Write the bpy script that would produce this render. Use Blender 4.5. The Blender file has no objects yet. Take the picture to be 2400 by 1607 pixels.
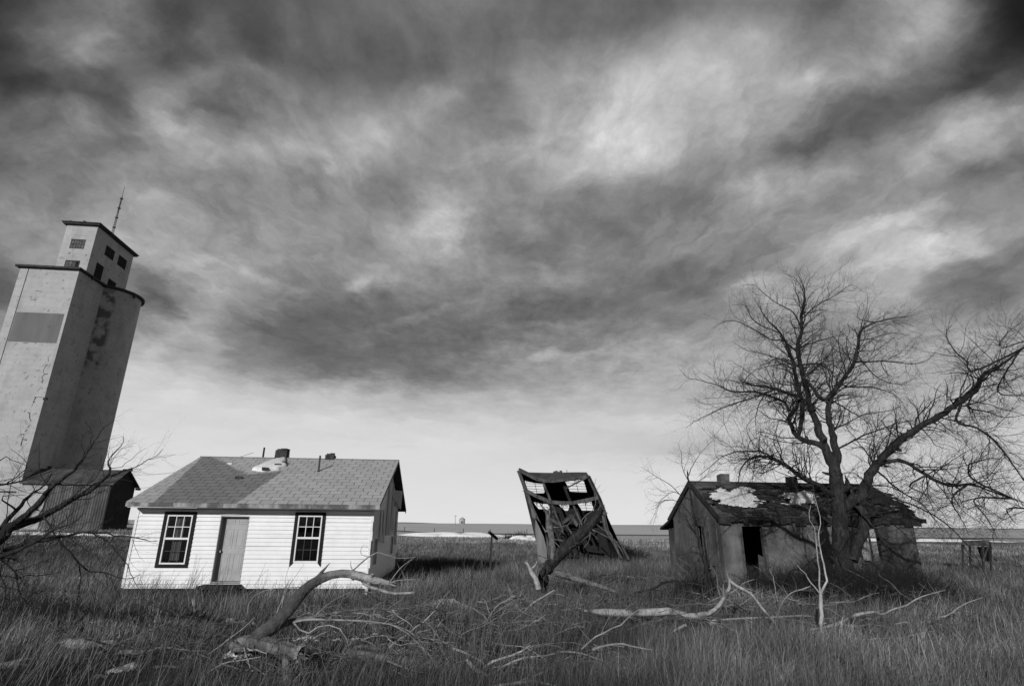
import bpy, bmesh, math, random
import numpy as np
from mathutils import Vector, Matrix
from mathutils.geometry import tessellate_polygon
random.seed(7); rng = np.random.default_rng(11)
C = bpy.context.scene.collection
R = math.radians
# ------------------------------------------------------------ camera
EYE = 2.2; FPX = 1303.0; PITCH = R(18.02); ROLL = R(0.55)
cam = bpy.data.cameras.new('camera'); cam_o = bpy.data.objects.new('camera', cam); C.objects.link(cam_o)
cam.sensor_width = 36; cam.lens = 36 * FPX / 2400; cam.clip_end = 20000; cam.clip_start = 0.05
CM = Matrix.Rotation(math.pi / 2 + PITCH, 3, 'X') @ Matrix.Rotation(ROLL, 3, 'Z')
cam_o.matrix_world = Matrix.Translation((0, 0, EYE)) @ CM.to_4x4()
bpy.context.scene.camera = cam_o
# ------------------------------------------------------------ sun
SUN_EL = R(19); SUN_DIR = Vector((-0.37 * math.cos(SUN_EL), -0.929 * math.cos(SUN_EL), math.sin(SUN_EL)))
sl = bpy.data.lights.new('sun', 'SUN'); sl.energy = 3.4; sl.angle = R(0.6); sl.color = (1, 1, 1)
so = bpy.data.objects.new('sun', sl); C.objects.link(so); so.rotation_euler = SUN_DIR.to_track_quat('Z', 'Y').to_euler()
vs = bpy.context.scene.view_settings
vs.view_transform = 'Standard'; vs.look = 'None'; vs.exposure = 0; vs.gamma = 1; vs.use_curve_mapping = False
bpy.context.scene.cycles.max_bounces = 5; bpy.context.scene.cycles.diffuse_bounces = 2
bpy.context.scene.cycles.transparent_max_bounces = 12
# ------------------------------------------------------------ sky: monochrome daylight with streaming winter cloud
SKY_V= [0,0.03,0.06,0.09,0.13,0.175,0.22,0.265,0.31,0.355,0.4,0.445,0.49,0.535,0.58,0.625,0.67,0.715,0.76,0.805,0.85,0.895,0.94,0.985,1.03,1.075,1.12,1.165]
SKY= [[129,150,170,191,212,228,228,228,228,228,228,228,228,228,228,228,228,228,228,227,227,226,225,224,224,223,222,208,188,168,148,128],[131,151,172,192,212,226,226,225,225,225,225,225,225,225,225,225,225,225,225,225,224,223,223,222,221,221,220,208,189,169,150,130],[133,153,173,193,213,223,223,223,223,223,222,222,222,222,222,222,221,221,221,221,220,219,219,218,217,216,216,206,188,169,150,131],[136,155,175,194,213,222,222,221,221,221,220,220,219,219,219,218,218,218,217,217,216,215,215,214,213,212,212,204,186,168,150,132],[138,157,176,195,214,220,220,221,220,220,219,219,219,218,217,214,210,207,201,194,195,200,201,202,203,203,204,201,184,166,149,132],[140,158,176,194,212,215,216,217,216,214,213,212,211,209,207,206,205,205,204,204,203,202,202,202,201,201,201,198,182,166,149,133],[138,155,172,188,205,207,208,209,209,204,199,194,188,176,172,172,174,180,184,184,183,182,182,183,184,186,187,189,175,160,146,131],[133,147,162,177,190,192,194,195,188,159,136,131,127,117,117,135,144,153,163,166,168,168,170,174,179,181,182,183,173,159,145,131],[116,127,138,150,159,163,168,169,151,120,97,89,92,92,91,112,125,131,141,146,153,158,158,164,173,177,177,178,170,157,143,130],[104,112,120,129,133,135,136,142,148,111,91,86,88,90,91,95,99,102,115,123,135,150,154,154,154,157,165,169,165,153,141,129],[93,98,104,110,111,108,106,105,143,137,104,89,89,91,95,103,98,91,98,106,118,138,153,155,151,141,136,143,151,141,131,121],[77,81,84,87,96,106,115,125,140,141,119,112,126,122,112,113,117,114,99,96,100,118,141,150,157,154,124,110,126,119,112,105],[93,97,102,107,119,131,143,144,145,147,132,120,127,139,134,119,113,116,106,101,100,108,125,142,155,157,146,120,104,99,95,90],[101,107,113,120,130,140,150,144,142,143,131,119,124,143,153,120,110,104,103,110,114,111,113,135,154,154,157,147,109,99,95,90],[115,122,130,133,129,132,137,139,136,128,124,119,125,139,155,122,116,107,104,110,117,120,115,126,137,149,152,138,128,120,113,106],[107,113,120,123,122,126,129,128,125,113,111,119,118,125,139,126,122,120,113,106,107,126,133,127,122,126,141,125,128,132,124,117],[95,100,105,112,120,125,126,122,118,107,106,129,120,117,127,128,130,137,128,114,108,128,142,146,131,125,129,110,105,115,110,104],[91,95,99,108,116,114,119,127,120,119,123,149,135,123,131,134,140,154,161,148,124,116,123,137,143,122,139,103,92,87,84,82],[89,92,96,102,109,97,116,133,130,139,148,149,142,124,134,149,150,155,166,170,147,130,113,101,108,116,134,137,123,92,89,86],[79,82,85,91,126,106,132,138,104,118,133,142,142,134,127,120,132,159,169,172,156,143,134,113,98,96,112,140,142,123,116,109],[70,71,79,102,121,88,136,98,108,116,125,131,136,138,120,114,129,157,167,171,158,146,138,120,100,87,91,123,142,144,137,129],[51,50,59,76,87,77,113,108,110,107,115,113,110,124,119,118,131,152,161,166,159,152,141,128,114,99,88,97,120,134,136,129],[41,39,52,72,88,84,89,109,104,94,102,95,85,101,117,120,129,142,151,159,162,164,156,147,140,127,110,80,68,87,100,97],[38,36,64,94,114,90,70,82,94,80,86,87,79,86,106,108,111,120,135,151,159,163,155,143,128,135,135,105,62,61,64,64],[40,38,77,100,111,92,74,90,79,80,88,87,82,89,100,100,99,102,114,129,143,154,148,137,119,125,139,125,77,57,43,45],[42,45,89,101,107,96,79,92,64,81,89,87,86,92,94,92,88,84,92,104,125,143,139,130,110,110,131,136,107,66,31,33],[41,49,79,93,105,89,72,80,63,80,89,90,90,96,100,98,92,84,86,92,108,124,123,118,103,102,124,135,121,73,29,27],[41,49,67,86,105,80,65,70,65,78,89,94,94,100,107,105,97,87,84,83,93,104,104,102,96,98,119,132,123,77,33,24]]
STROKES = [(0.359,0.879,0.438,0.166,0.741,20),(0.627,0.9,0.248,0.092,0.593,15),(0.748,0.58,0.249,0.052,0.338,34),(0.854,0.536,0.267,0.048,0.379,28),(0.988,0.812,0.227,0.073,0.515,28),(0.545,0.686,0.185,0.059,0.301,20),(0.486,0.442,0.134,0.046,0.435,24),(0.96,1.117,0.163,0.072,0.68,22),(1.096,1.047,0.289,0.126,-2.288,-36),(0.885,0.909,0.208,0.082,-2.67,-32),(0.648,0.791,0.192,0.066,-2.686,-24),(0.319,0.668,0.157,0.069,-2.694,-22),(0.993,0.718,0.147,0.053,-2.795,-32),(0.896,0.474,0.197,0.05,-2.714,-32),(0.315,0.449,0.202,0.055,-2.872,-20),(0.682,0.534,0.081,0.026,-2.665,-12),(-0.298,0.277,0.256,0.041,-0.022,-26),(-0.451,0.351,0.108,0.053,-2.432,-14),(0.066,0.374,0.234,0.059,0.219,-22),(-0.178,0.38,0.205,0.018,0.393,22),(-0.434,0.414,0.08,0.022,0.68,16),(0.053,0.356,0.161,0.02,0.044,30),(0.077,0.295,0.163,0.024,0.143,28),(0.301,0.323,0.13,0.031,0.1,14),(-0.168,0.58,0.152,0.099,-1.826,26),(-0.267,0.446,0.078,0.046,0.385,34),(-0.296,0.43,0.064,0.018,0.179,16),(0.075,0.463,0.056,0.035,-0.564,28),(-0.742,0.832,0.139,0.062,-0.569,28),(-0.966,1.028,0.134,0.112,1.013,20),(-0.574,0.946,0.181,0.042,-0.509,20),(-0.53,0.717,0.109,0.045,-0.831,16),(-0.298,0.808,0.088,0.043,-0.893,18),(-0.166,0.909,0.094,0.063,-0.481,22),(-0.348,0.741,0.159,0.096,0.306,14),(-1.081,0.922,0.122,0.063,-0.323,-34),(-0.912,0.888,0.141,0.037,-0.218,-28),(-0.806,1.101,0.163,0.095,-0.12,-20),(-0.844,0.779,0.073,0.042,-0.422,-26),(-0.641,0.85,0.089,0.025,-0.459,-22),(-0.574,1.014,0.073,0.056,0.332,-22),(-0.436,0.852,0.069,0.032,-0.399,-18),(-0.06,0.922,0.111,0.061,-0.35,-18),(-0.675,0.389,0.106,0.045,-0.949,-26),(-0.979,0.417,0.09,0.055,-0.832,-30),(-0.636,0.449,0.185,0.045,-0.423,22),(-0.599,0.34,0.114,0.042,-0.491,28),(-0.671,0.288,0.085,0.034,-0.498,14),(0.44,1.065,0.196,0.074,0.106,12),(0.336,0.132,0.118,0.012,0.139,-22),(-0.194,0.13,0.04,0.007,0.059,-10),(0.054,0.428,0.185,0.075,1.069,-8),(0.045,0.513,0.11,0.056,-0.278,-18),(0.209,0.554,0.062,0.042,-0.653,-18)]

W = bpy.data.worlds.new('World'); W.cycles.sampling_method = 'MANUAL'; W.cycles.sample_map_resolution = 512; bpy.context.scene.world = W; W.use_nodes = True
def build_sky():
    nt = W.node_tree; N = nt.nodes; Lk = nt.links; N.clear()
    def n(t, **k):
        x = N.new(t)
        for a, b in k.items(): setattr(x, a, b)
        return x
    def m(op, a, b=None, c=None, clamp=False):
        x = n('ShaderNodeMath', operation=op, use_clamp=clamp)
        for i, v in enumerate((a, b, c)):
            if v is None: continue
            if isinstance(v, (int, float)): x.inputs[i].default_value = v
            else: Lk.new(v, x.inputs[i])
        return x.outputs[0]
    tc = n('ShaderNodeTexCoord'); sep = n('ShaderNodeSeparateXYZ'); Lk.new(tc.outputs['Generated'], sep.inputs[0])
    X, Y, Z = sep.outputs
    az = m('ARCTAN2', X, Y); el = m('ARCSINE', Z)
    Yc = m('MAXIMUM', Y, 0.25); tu = m('DIVIDE', X, Yc); tv = m('DIVIDE', Z, Yc)     # straight-band coordinates toward the north sky
    # cloud-plane coordinates: streaks run away from the viewer and fan out overhead
    zc = m('ADD', m('MAXIMUM', Z, 0.0), 0.10)
    cx = m('DIVIDE', X, zc); cy = m('DIVIDE', Y, zc)
    def noise(sx, sy, off, scale, detail, rough, dist=0.0):
        cv = n('ShaderNodeCombineXYZ'); Lk.new(m('MULTIPLY_ADD', cx, sx, off), cv.inputs[0]); Lk.new(m('MULTIPLY', cy, sy), cv.inputs[1]); cv.inputs[2].default_value = off
        t = n('ShaderNodeTexNoise'); t.inputs['Scale'].default_value = scale; t.inputs['Detail'].default_value = detail; t.inputs['Roughness'].default_value = rough; t.inputs['Distortion'].default_value = dist
        Lk.new(cv.outputs[0], t.inputs['Vector']); return t.outputs[0]
    w1 = noise(1.15, 0.9, 3.1, 4.2, 9, 0.62); w2 = noise(1.15, 0.9, 9.7, 4.2, 9, 0.62)
    fade = m('MINIMUM', m('ADD', m('MULTIPLY', el, 2.2), 0.12), 1.0)
    az2 = m('ADD', tu, m('MULTIPLY', m('MULTIPLY', m('SUBTRACT', w1, 0.5), 0.17), fade))
    el2 = m('ADD', tv, m('MULTIPLY', m('MULTIPLY', m('SUBTRACT', w2, 0.5), 0.13), fade))
    u = n('ShaderNodeMapRange'); Lk.new(az2, u.inputs[0]); u.inputs[1].default_value = -1.26; u.inputs[2].default_value = 1.26
    prev = None
    for k, (e, row) in enumerate(zip(SKY_V, SKY)):
        rp = n('ShaderNodeValToRGB'); cr = rp.color_ramp; cr.interpolation = 'CARDINAL'
        els = cr.elements
        while len(els) < len(row): els.new(0.5)
        for i, v in enumerate(row):
            els[i].position = i / (len(row) - 1)
        for i, v in enumerate(row):
            els[i].color = (v / 255, v / 255, v / 255, 1)
        Lk.new(u.outputs[0], rp.inputs[0]); cur = rp.outputs[0]
        if prev is None: prev = cur
        else:
            mr = n('ShaderNodeMapRange'); Lk.new(el2, mr.inputs[0])
            mr.inputs[1].default_value = SKY_V[k - 1]; mr.inputs[2].default_value = e
            mx = n('ShaderNodeMix', data_type='FLOAT'); Lk.new(mr.outputs[0], mx.inputs[0]); Lk.new(prev, mx.inputs[2]); Lk.new(cur, mx.inputs[3]); prev = mx.outputs[0]
    pv = n('ShaderNodeCombineXYZ'); Lk.new(az2, pv.inputs[0]); Lk.new(el2, pv.inputs[1])
    for a0, e0, L, Wd, rot, amp in STROKES:      # separate cloud bands and gaps
        mp = n('ShaderNodeMapping', vector_type='TEXTURE'); mp.inputs['Location'].default_value = (a0, e0, 0); mp.inputs['Rotation'].default_value = (0, 0, rot); mp.inputs['Scale'].default_value = (L, Wd, 1)
        g = n('ShaderNodeTexGradient', gradient_type='SPHERICAL'); Lk.new(pv.outputs[0], mp.inputs[0]); Lk.new(mp.outputs[0], g.inputs[0])
        sg = n('ShaderNodeMapRange', interpolation_type='SMOOTHSTEP'); Lk.new(g.outputs['Fac'], sg.inputs[0]); prev = m('MULTIPLY_ADD', sg.outputs[0], amp * (.75 if amp > 0 else .6) / 255, prev)
    prev = m('ADD', prev, m('MULTIPLY', m('SUBTRACT', 0.52, prev), m('MULTIPLY', m('MULTIPLY', m('GREATER_THAN', 0.52, prev), 0.22), m('SUBTRACT', 1.0, m('MULTIPLY', m('MAXIMUM', m('SUBTRACT', el2, 0.75), 0.0), 1.2)))))
    # unseen sky: dark behind for contrast, brightened low and east to light shaded walls
    def ramp0(v, a, b):
        r = n('ShaderNodeMapRange', interpolation_type='SMOOTHSTEP'); Lk.new(v, r.inputs[0]); r.inputs[1].default_value = a; r.inputs[2].default_value = b; return r.outputs[0]
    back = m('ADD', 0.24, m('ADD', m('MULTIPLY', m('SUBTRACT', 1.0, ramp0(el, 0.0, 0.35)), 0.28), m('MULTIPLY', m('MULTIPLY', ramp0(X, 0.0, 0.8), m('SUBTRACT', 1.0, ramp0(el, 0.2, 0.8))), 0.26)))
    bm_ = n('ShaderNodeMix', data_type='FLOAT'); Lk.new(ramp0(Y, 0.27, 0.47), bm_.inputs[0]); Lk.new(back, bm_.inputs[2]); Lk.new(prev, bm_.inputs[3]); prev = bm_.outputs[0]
    # fibre and puff detail: wisps fan out from low in the middle of the sky, flat bars near the horizon
    def tex(vx, vy, vz, scale, detail, rough, dist=0.0):
        cv = n('ShaderNodeCombineXYZ')
        for i, v in enumerate((vx, vy, vz)):
            if isinstance(v, (int, float)): cv.inputs[i].default_value = v
            else: Lk.new(v, cv.inputs[i])
        t = n('ShaderNodeTexNoise'); t.inputs['Scale'].default_value = scale; t.inputs['Detail'].default_value = detail; t.inputs['Roughness'].default_value = rough; t.inputs['Distortion'].default_value = dist
        Lk.new(cv.outputs[0], t.inputs['Vector']); return m('SUBTRACT', t.outputs[0], 0.5)
    def ramp(v, a, b):
        r = n('ShaderNodeMapRange', interpolation_type='SMOOTHSTEP'); Lk.new(v, r.inputs[0]); r.inputs[1].default_value = a; r.inputs[2].default_value = b; return r.outputs[0]
    def mix(f, a, b):
        x = n('ShaderNodeMix', data_type='FLOAT'); Lk.new(f, x.inputs[0]); Lk.new(a, x.inputs[2]); Lk.new(b, x.inputs[3]); return x.outputs[0]
    ec = m('SUBTRACT', el2, 0.22); rho = m('SQRT', m('ADD', m('MULTIPLY', az2, az2), m('ADD', m('MULTIPLY', ec, ec), 1e-4)))
    cph = m('DIVIDE', az2, rho); sph = m('DIVIDE', ec, rho)
    fan = tex(m('MULTIPLY', cph, 3.2), m('MULTIPLY', sph, 3.2), m('MULTIPLY', rho, 2.3), 1.7, 10, 0.64, 0.15)
    fan2 = tex(m('MULTIPLY', cph, 9.0), m('MULTIPLY', sph, 9.0), m('MULTIPLY', rho, 6.5), 1.6, 8, 0.64, 0.1)
    puff = m('SUBTRACT', noise(1.4, 0.95, 21.0, 5.0, 10, 0.66, 0.4), 0.5)
    flat = tex(m('MULTIPLY', az2, 3.0), m('MULTIPLY', el2, 15.0), 4.0, 1.6, 9, 0.62, 0.3)
    puff2 = m('SUBTRACT', noise(1.3, 1.1, 71.0, 9.0, 10, 0.66, 0.3), 0.5)
    fw = m('MULTIPLY', ramp(rho, 0.16, 0.55), ramp(m('ABSOLUTE', cph), 0.25, 0.75))
    d = mix(fw, m('ADD', m('MULTIPLY', puff, 0.65), m('MULTIPLY', puff2, 0.50)), m('ADD', m('ADD', m('MULTIPLY', fan, 0.85), m('MULTIPLY', fan2, 0.52)), m('MULTIPLY', puff, 0.25)))
    d = mix(ramp(el2, 0.13, 0.34), m('MULTIPLY', flat, 0.55), d)
    dfade = m('ADD', m('MULTIPLY', ramp(el, 0.06, 0.30), 0.94), 0.06)
    s = m('MULTIPLY', m('MULTIPLY', prev, m('ADD', 0.98, m('MULTIPLY', ramp(el, 0.18, 0.4), 0.12))), m('ADD', 1.0, m('MULTIPLY', m('MULTIPLY', d, 0.88), dfade)))
    lin = m('POWER', m('MAXIMUM', s, 0.01), 2.25)
    sky = n('ShaderNodeTexSky', sky_type='NISHITA', sun_disc=False); sky.sun_elevation = SUN_EL; sky.sun_rotation = math.atan2(SUN_DIR.x, SUN_DIR.y)
    bw = n('ShaderNodeRGBToBW'); Lk.new(sky.outputs[0], bw.inputs[0])
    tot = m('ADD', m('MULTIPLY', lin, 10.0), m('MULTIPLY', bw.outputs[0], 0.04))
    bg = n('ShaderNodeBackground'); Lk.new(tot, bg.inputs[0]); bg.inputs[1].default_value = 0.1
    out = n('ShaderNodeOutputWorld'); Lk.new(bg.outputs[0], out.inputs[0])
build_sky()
# ------------------------------------------------------------ helpers
def ray(px, py):
    return CM @ Vector(((px - 1200) / FPX, -(py - 803.5) / FPX, -1))
def D(px, py, Y):
    d = ray(px, py); p = Vector((0, 0, EYE)) + d * (Y / d.y); return (p.x, p.y, p.z)
def zoom(x0, y0, s): return lambda x, y, Y: D(x0 + x / s, y0 + y / s, Y)
def sm(a):
    a = np.clip(a, 0, 1); return a * a * (3 - 2 * a)
def vnoise(x, y, s, seed=0):
    x = np.asarray(x, float) / s; y = np.asarray(y, float) / s
    xi = np.floor(x); yi = np.floor(y); fx = x - xi; fy = y - yi
    fx = fx * fx * (3 - 2 * fx); fy = fy * fy * (3 - 2 * fy)
    def h(a, b):
        v = np.sin(a * 127.1 + b * 311.7 + seed * 74.7) * 43758.5453; return v - np.floor(v)
    return (h(xi, yi) * (1 - fx) + h(xi + 1, yi) * fx) * (1 - fy) + (h(xi, yi + 1) * (1 - fx) + h(xi + 1, yi + 1) * fx) * fy
def tz(x, y):
    x = np.asarray(x, float); y = np.asarray(y, float)
    b = 1.15 * sm((-x - 14) / 20) * sm((y - 32) / 18) * (1 - 0.6 * sm((y - 90) / 60))
    far = 1.35 * sm((y - 150) / 300)
    mic = (vnoise(x, y, 3.1, 1) - .5) * .10 + (vnoise(x, y, .9, 2) - .5) * .05
    return b + far + mic * sm((90 - np.hypot(x, y)) / 60)
def tag(o, label=None, cat=None, group=None, kind=None):
    if label: o['label'] = label
    if cat: o['category'] = cat
    if group: o['group'] = group
    if kind: o['kind'] = kind
    return o
def thing(name, label, cat, loc=(0, 0, 0), rz=0, group=None, parent=None):
    o = bpy.data.objects.new(name, None); C.objects.link(o); o.location = loc; o.rotation_euler = (0, 0, rz)
    return tag(o, label, cat, group)
class MB:
    def __init__(s): s.v = []; s.f = []
    def add(s, vs, fs):
        b = len(s.v); s.v += [tuple(p) for p in vs]; s.f += [tuple(b + i for i in f) for f in fs]
    def box(s, x0, x1, y0, y1, z0, z1, j=0):
        q = lambda: random.uniform(-j, j)
        s.add([(x + q(), y + q(), z + q()) for x, y, z in ((x0,y0,z0),(x1,y0,z0),(x1,y1,z0),(x0,y1,z0),(x0,y0,z1),(x1,y0,z1),(x1,y1,z1),(x0,y1,z1))],
              [(0,3,2,1),(4,5,6,7),(0,1,5,4),(1,2,6,5),(2,3,7,6),(3,0,4,7)])
    def hexa(s, p): s.add(p, [(0,3,2,1),(4,5,6,7),(0,1,5,4),(1,2,6,5),(2,3,7,6),(3,0,4,7)])
    def bar(s, a, b, w, h, up=(0, 0, 1)):
        a = Vector(a); b = Vector(b); d = (b - a).normalized(); sd = d.cross(Vector(up))
        if sd.length < 1e-4: sd = d.cross(Vector((0, 1, 0)))
        sd.normalize(); u = sd.cross(d); sd = sd * w / 2; u = u * h / 2
        s.hexa([a-sd-u, a+sd-u, b+sd-u, b-sd-u, a-sd+u, a+sd+u, b+sd+u, b-sd+u])
    def prism(s, poly, vec):
        n = len(poly); v = Vector(vec); P = [Vector(p) for p in poly]
        s.add(P + [p + v for p in P], [tuple(range(n))[::-1], tuple(range(n, 2 * n))] + [(i, (i + 1) % n, n + (i + 1) % n, n + i) for i in range(n)])
    def holed(s, outer, holes, vec):
        loops = [[Vector(p) for p in outer]] + [[Vector(p) for p in h] for h in holes]
        tr = tessellate_polygon(loops); P = [p for l in loops for p in l]; n = len(P); v = Vector(vec)
        fs = [tuple(t) for t in tr] + [tuple(n + i for i in t)[::-1] for t in tr]; o = 0
        for l in loops:
            k = len(l); fs += [(o + i, o + (i + 1) % k, n + o + (i + 1) % k, n + o + i) for i in range(k)]; o += k
        s.add(P + [p + v for p in P], fs)
    def cyl(s, c, r, z0, z1, n=32, r1=None):
        r1 = r if r1 is None else r1
        p = [(c[0] + r * math.cos(2*math.pi*i/n), c[1] + r * math.sin(2*math.pi*i/n), z0) for i in range(n)]
        q = [(c[0] + r1 * math.cos(2*math.pi*i/n), c[1] + r1 * math.sin(2*math.pi*i/n), z1) for i in range(n)]
        s.add(p + q, [tuple(range(n))[::-1], tuple(range(n, 2*n))] + [(i, (i+1) % n, n+(i+1) % n, n+i) for i in range(n)])
    def build(s, name, mat, parent=None, smooth=False, fix=True):
        me = bpy.data.meshes.new(name); me.from_pydata([tuple(map(float, v)) for v in s.v], [], s.f)
        if fix:
            bm = bmesh.new(); bm.from_mesh(me); bmesh.ops.recalc_face_normals(bm, faces=bm.faces); bm.to_mesh(me); bm.free()
        me.materials.append(mat)
        if smooth: me.polygons.foreach_set('use_smooth', [True] * len(me.polygons))
        o = bpy.data.objects.new(name, me); C.objects.link(o); o.parent = parent; return o
# ------------------------------------------------------------ materials (all neutral grey)
def mat(name, lo, hi=None, scale=4.0, detail=6, rough=.9, bump=0.0, bscale=None, stretch=(1, 1, 1), lo_pos=.35, hi_pos=.65, spec=.2, metal=0, extra=None, bd=.02):
    m = bpy.data.materials.new(name); m.use_nodes = True; nt = m.node_tree; N = nt.nodes; L = nt.links
    b = N['Principled BSDF']; b.inputs['Roughness'].default_value = rough; b.inputs['Specular IOR Level'].default_value = spec; b.inputs['Metallic'].default_value = metal
    tc = N.new('ShaderNodeTexCoord'); mp = N.new('ShaderNodeMapping'); mp.inputs['Scale'].default_value = stretch; L.new(tc.outputs['Object'], mp.inputs[0])
    no = N.new('ShaderNodeTexNoise'); no.inputs['Scale'].default_value = scale; no.inputs['Detail'].default_value = detail; no.inputs['Roughness'].default_value = .62; L.new(mp.outputs[0], no.inputs[0])
    mr = N.new('ShaderNodeMapRange'); mr.inputs[1].default_value = lo_pos; mr.inputs[2].default_value = hi_pos; mr.inputs[3].default_value = lo; mr.inputs[4].default_value = lo if hi is None else hi
    L.new(no.outputs[0], mr.inputs[0]); out = mr.outputs[0]
    if extra: out = extra(nt, out, tc, mp)
    L.new(out, b.inputs['Base Color'])
    if bump:
        n2 = N.new('ShaderNodeTexNoise'); n2.inputs['Scale'].default_value = bscale or scale * 3; n2.inputs['Detail'].default_value = 5; L.new(mp.outputs[0], n2.inputs[0])
        bp = N.new('ShaderNodeBump'); bp.inputs['Strength'].default_value = bump; bp.inputs['Distance'].default_value = bd; L.new(n2.outputs[0], bp.inputs['Height']); L.new(bp.outputs[0], b.inputs['Normal'])
    return m
def mnode(nt, op, a, b=None, clamp=False):
    x = nt.nodes.new('ShaderNodeMath'); x.operation = op; x.use_clamp = clamp
    for i, v in enumerate((a, b)):
        if v is None: continue
        if isinstance(v, (int, float)): x.inputs[i].default_value = v
        else: nt.links.new(v, x.inputs[i])
    return x.outputs[0]
def nz(nt, src, scale, stretch=(1, 1, 1), detail=5, a=.5, b=.6, off=0):
    mp = nt.nodes.new('ShaderNodeMapping'); mp.inputs['Scale'].default_value = stretch; mp.inputs['Location'].default_value = (off, off, off); nt.links.new(src, mp.inputs[0])
    t = nt.nodes.new('ShaderNodeTexNoise'); t.inputs['Scale'].default_value = scale; t.inputs['Detail'].default_value = detail; nt.links.new(mp.outputs[0], t.inputs[0])
    r = nt.nodes.new('ShaderNodeMapRange'); r.inputs[1].default_value = a; r.inputs[2].default_value = b; nt.links.new(t.outputs[0], r.inputs[0]); return r.outputs[0]
def lerp(nt, f, a, b):
    x = nt.nodes.new('ShaderNodeMix'); x.data_type = 'FLOAT'
    for i, v in ((0, f), (2, a), (3, b)):
        if isinstance(v, (int, float)): x.inputs[i].default_value = v
        else: nt.links.new(v, x.inputs[i])
    return x.outputs[0]
# ------------------------------------------------------------ ground
def grounds(nt, col, tc, mp):
    sp = nt.nodes.new('ShaderNodeSeparateXYZ'); nt.links.new(tc.outputs['Object'], sp.inputs[0])
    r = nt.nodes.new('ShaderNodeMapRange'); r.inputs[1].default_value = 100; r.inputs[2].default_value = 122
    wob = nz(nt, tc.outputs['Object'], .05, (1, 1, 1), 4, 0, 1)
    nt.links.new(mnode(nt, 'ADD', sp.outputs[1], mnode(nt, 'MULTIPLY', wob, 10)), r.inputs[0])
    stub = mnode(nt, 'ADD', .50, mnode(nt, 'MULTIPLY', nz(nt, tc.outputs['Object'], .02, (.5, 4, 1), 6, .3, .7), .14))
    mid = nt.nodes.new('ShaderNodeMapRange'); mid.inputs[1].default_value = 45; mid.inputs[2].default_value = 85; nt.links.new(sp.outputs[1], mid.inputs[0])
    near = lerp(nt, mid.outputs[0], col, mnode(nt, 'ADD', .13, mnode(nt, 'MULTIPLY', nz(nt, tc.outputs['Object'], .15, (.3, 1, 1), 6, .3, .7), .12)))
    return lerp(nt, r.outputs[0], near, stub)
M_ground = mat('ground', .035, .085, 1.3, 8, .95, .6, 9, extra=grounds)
def build_ground():
    rr = np.r_[0.0, np.geomspace(1.5, 6000, 150)]; na = 260; th = np.linspace(0, 2*np.pi, na, endpoint=False)
    rg, tg = np.meshgrid(rr, th, indexing='ij'); x = rg * np.sin(tg); y = rg * np.cos(tg); z = tz(x, y)
    v = np.stack([x, y, z], -1).reshape(-1, 3); i, j = np.meshgrid(np.arange(len(rr) - 1), np.arange(na), indexing='ij'); j2 = (j + 1) % na
    f = np.stack([i*na+j, i*na+j2, (i+1)*na+j2, (i+1)*na+j], -1).reshape(-1, 4)
    o = qmesh('ground', v, f, M_ground); tag(o, kind='structure')
def qmesh(name, v, f, m, parent=None, smooth=True, tone=None):
    me = bpy.data.meshes.new(name); k = f.shape[1]
    me.vertices.add(len(v)); me.vertices.foreach_set('co', np.ascontiguousarray(v, np.float32).ravel())
    me.loops.add(f.size); me.loops.foreach_set('vertex_index', np.ascontiguousarray(f, np.int32).ravel())
    me.polygons.add(len(f)); me.polygons.foreach_set('loop_start', np.arange(0, f.size, k, dtype=np.int32))
    me.polygons.foreach_set('use_smooth', np.full(len(f), smooth))
    me.update(calc_edges=True)
    if tone is not None:
        a = me.attributes.new('tone', 'FLOAT', 'POINT'); a.data.foreach_set('value', np.ascontiguousarray(tone, np.float32))
    me.materials.append(m); o = bpy.data.objects.new(name, me); C.objects.link(o); o.parent = parent; return o
build_ground()
HT = .082; HO = np.array([-11.974, 18.721]); RT = .0996; RO = np.array([7.901, 21.966])
def loc(x, y, O, th):
    dx = x - O[0]; dy = y - O[1]; return dx*math.cos(th) + dy*math.sin(th), -dx*math.sin(th) + dy*math.cos(th)
SNOW = [(205,1512,1.0,.42,.3),(305,1530,.55,.35,.2),(262,1578,.36,.5,.4),(215,1464,.38,.2,.0),(530,1470,1.25,.14,.05),(563,1540,.36,.42,.1),(60,1484,1.1,.28,0),
        (110,1396,1.4,.55,0),(218,1357,1.0,.35,.1),(1052,1417,.95,.32,.05),(770,1503,1.05,.14,-.04),(1800,1372,.5,.25,0),(30,1560,.5,.4,0),(395,1560,.35,.25,.2)]
def gpt(px, py):
    d = ray(px, py); t = -EYE / d.z; return d.x*t, d.y*t
SP = [(gpt(a, b), c, e, g) for a, b, c, e, g in SNOW]
M_grass = bpy.data.materials.new('dry_grass'); M_grass.use_nodes = True
def _g():
    nt = M_grass.node_tree; b = nt.nodes['Principled BSDF']; b.inputs['Roughness'].default_value = .8; b.inputs['Specular IOR Level'].default_value = .15
    a = nt.nodes.new('ShaderNodeAttribute'); a.attribute_name = 'tone'; nt.links.new(a.outputs['Fac'], b.inputs['Base Color'])
_g()
def scatter(n, r0, r1, p):
    u = rng.random(n); k = 2 - p
    r = (r0**k + u * (r1**k - r0**k)) ** (1 / k); a = (rng.random(n) - .5) * R(104)
    return r * np.sin(a), r * np.cos(a)
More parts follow.
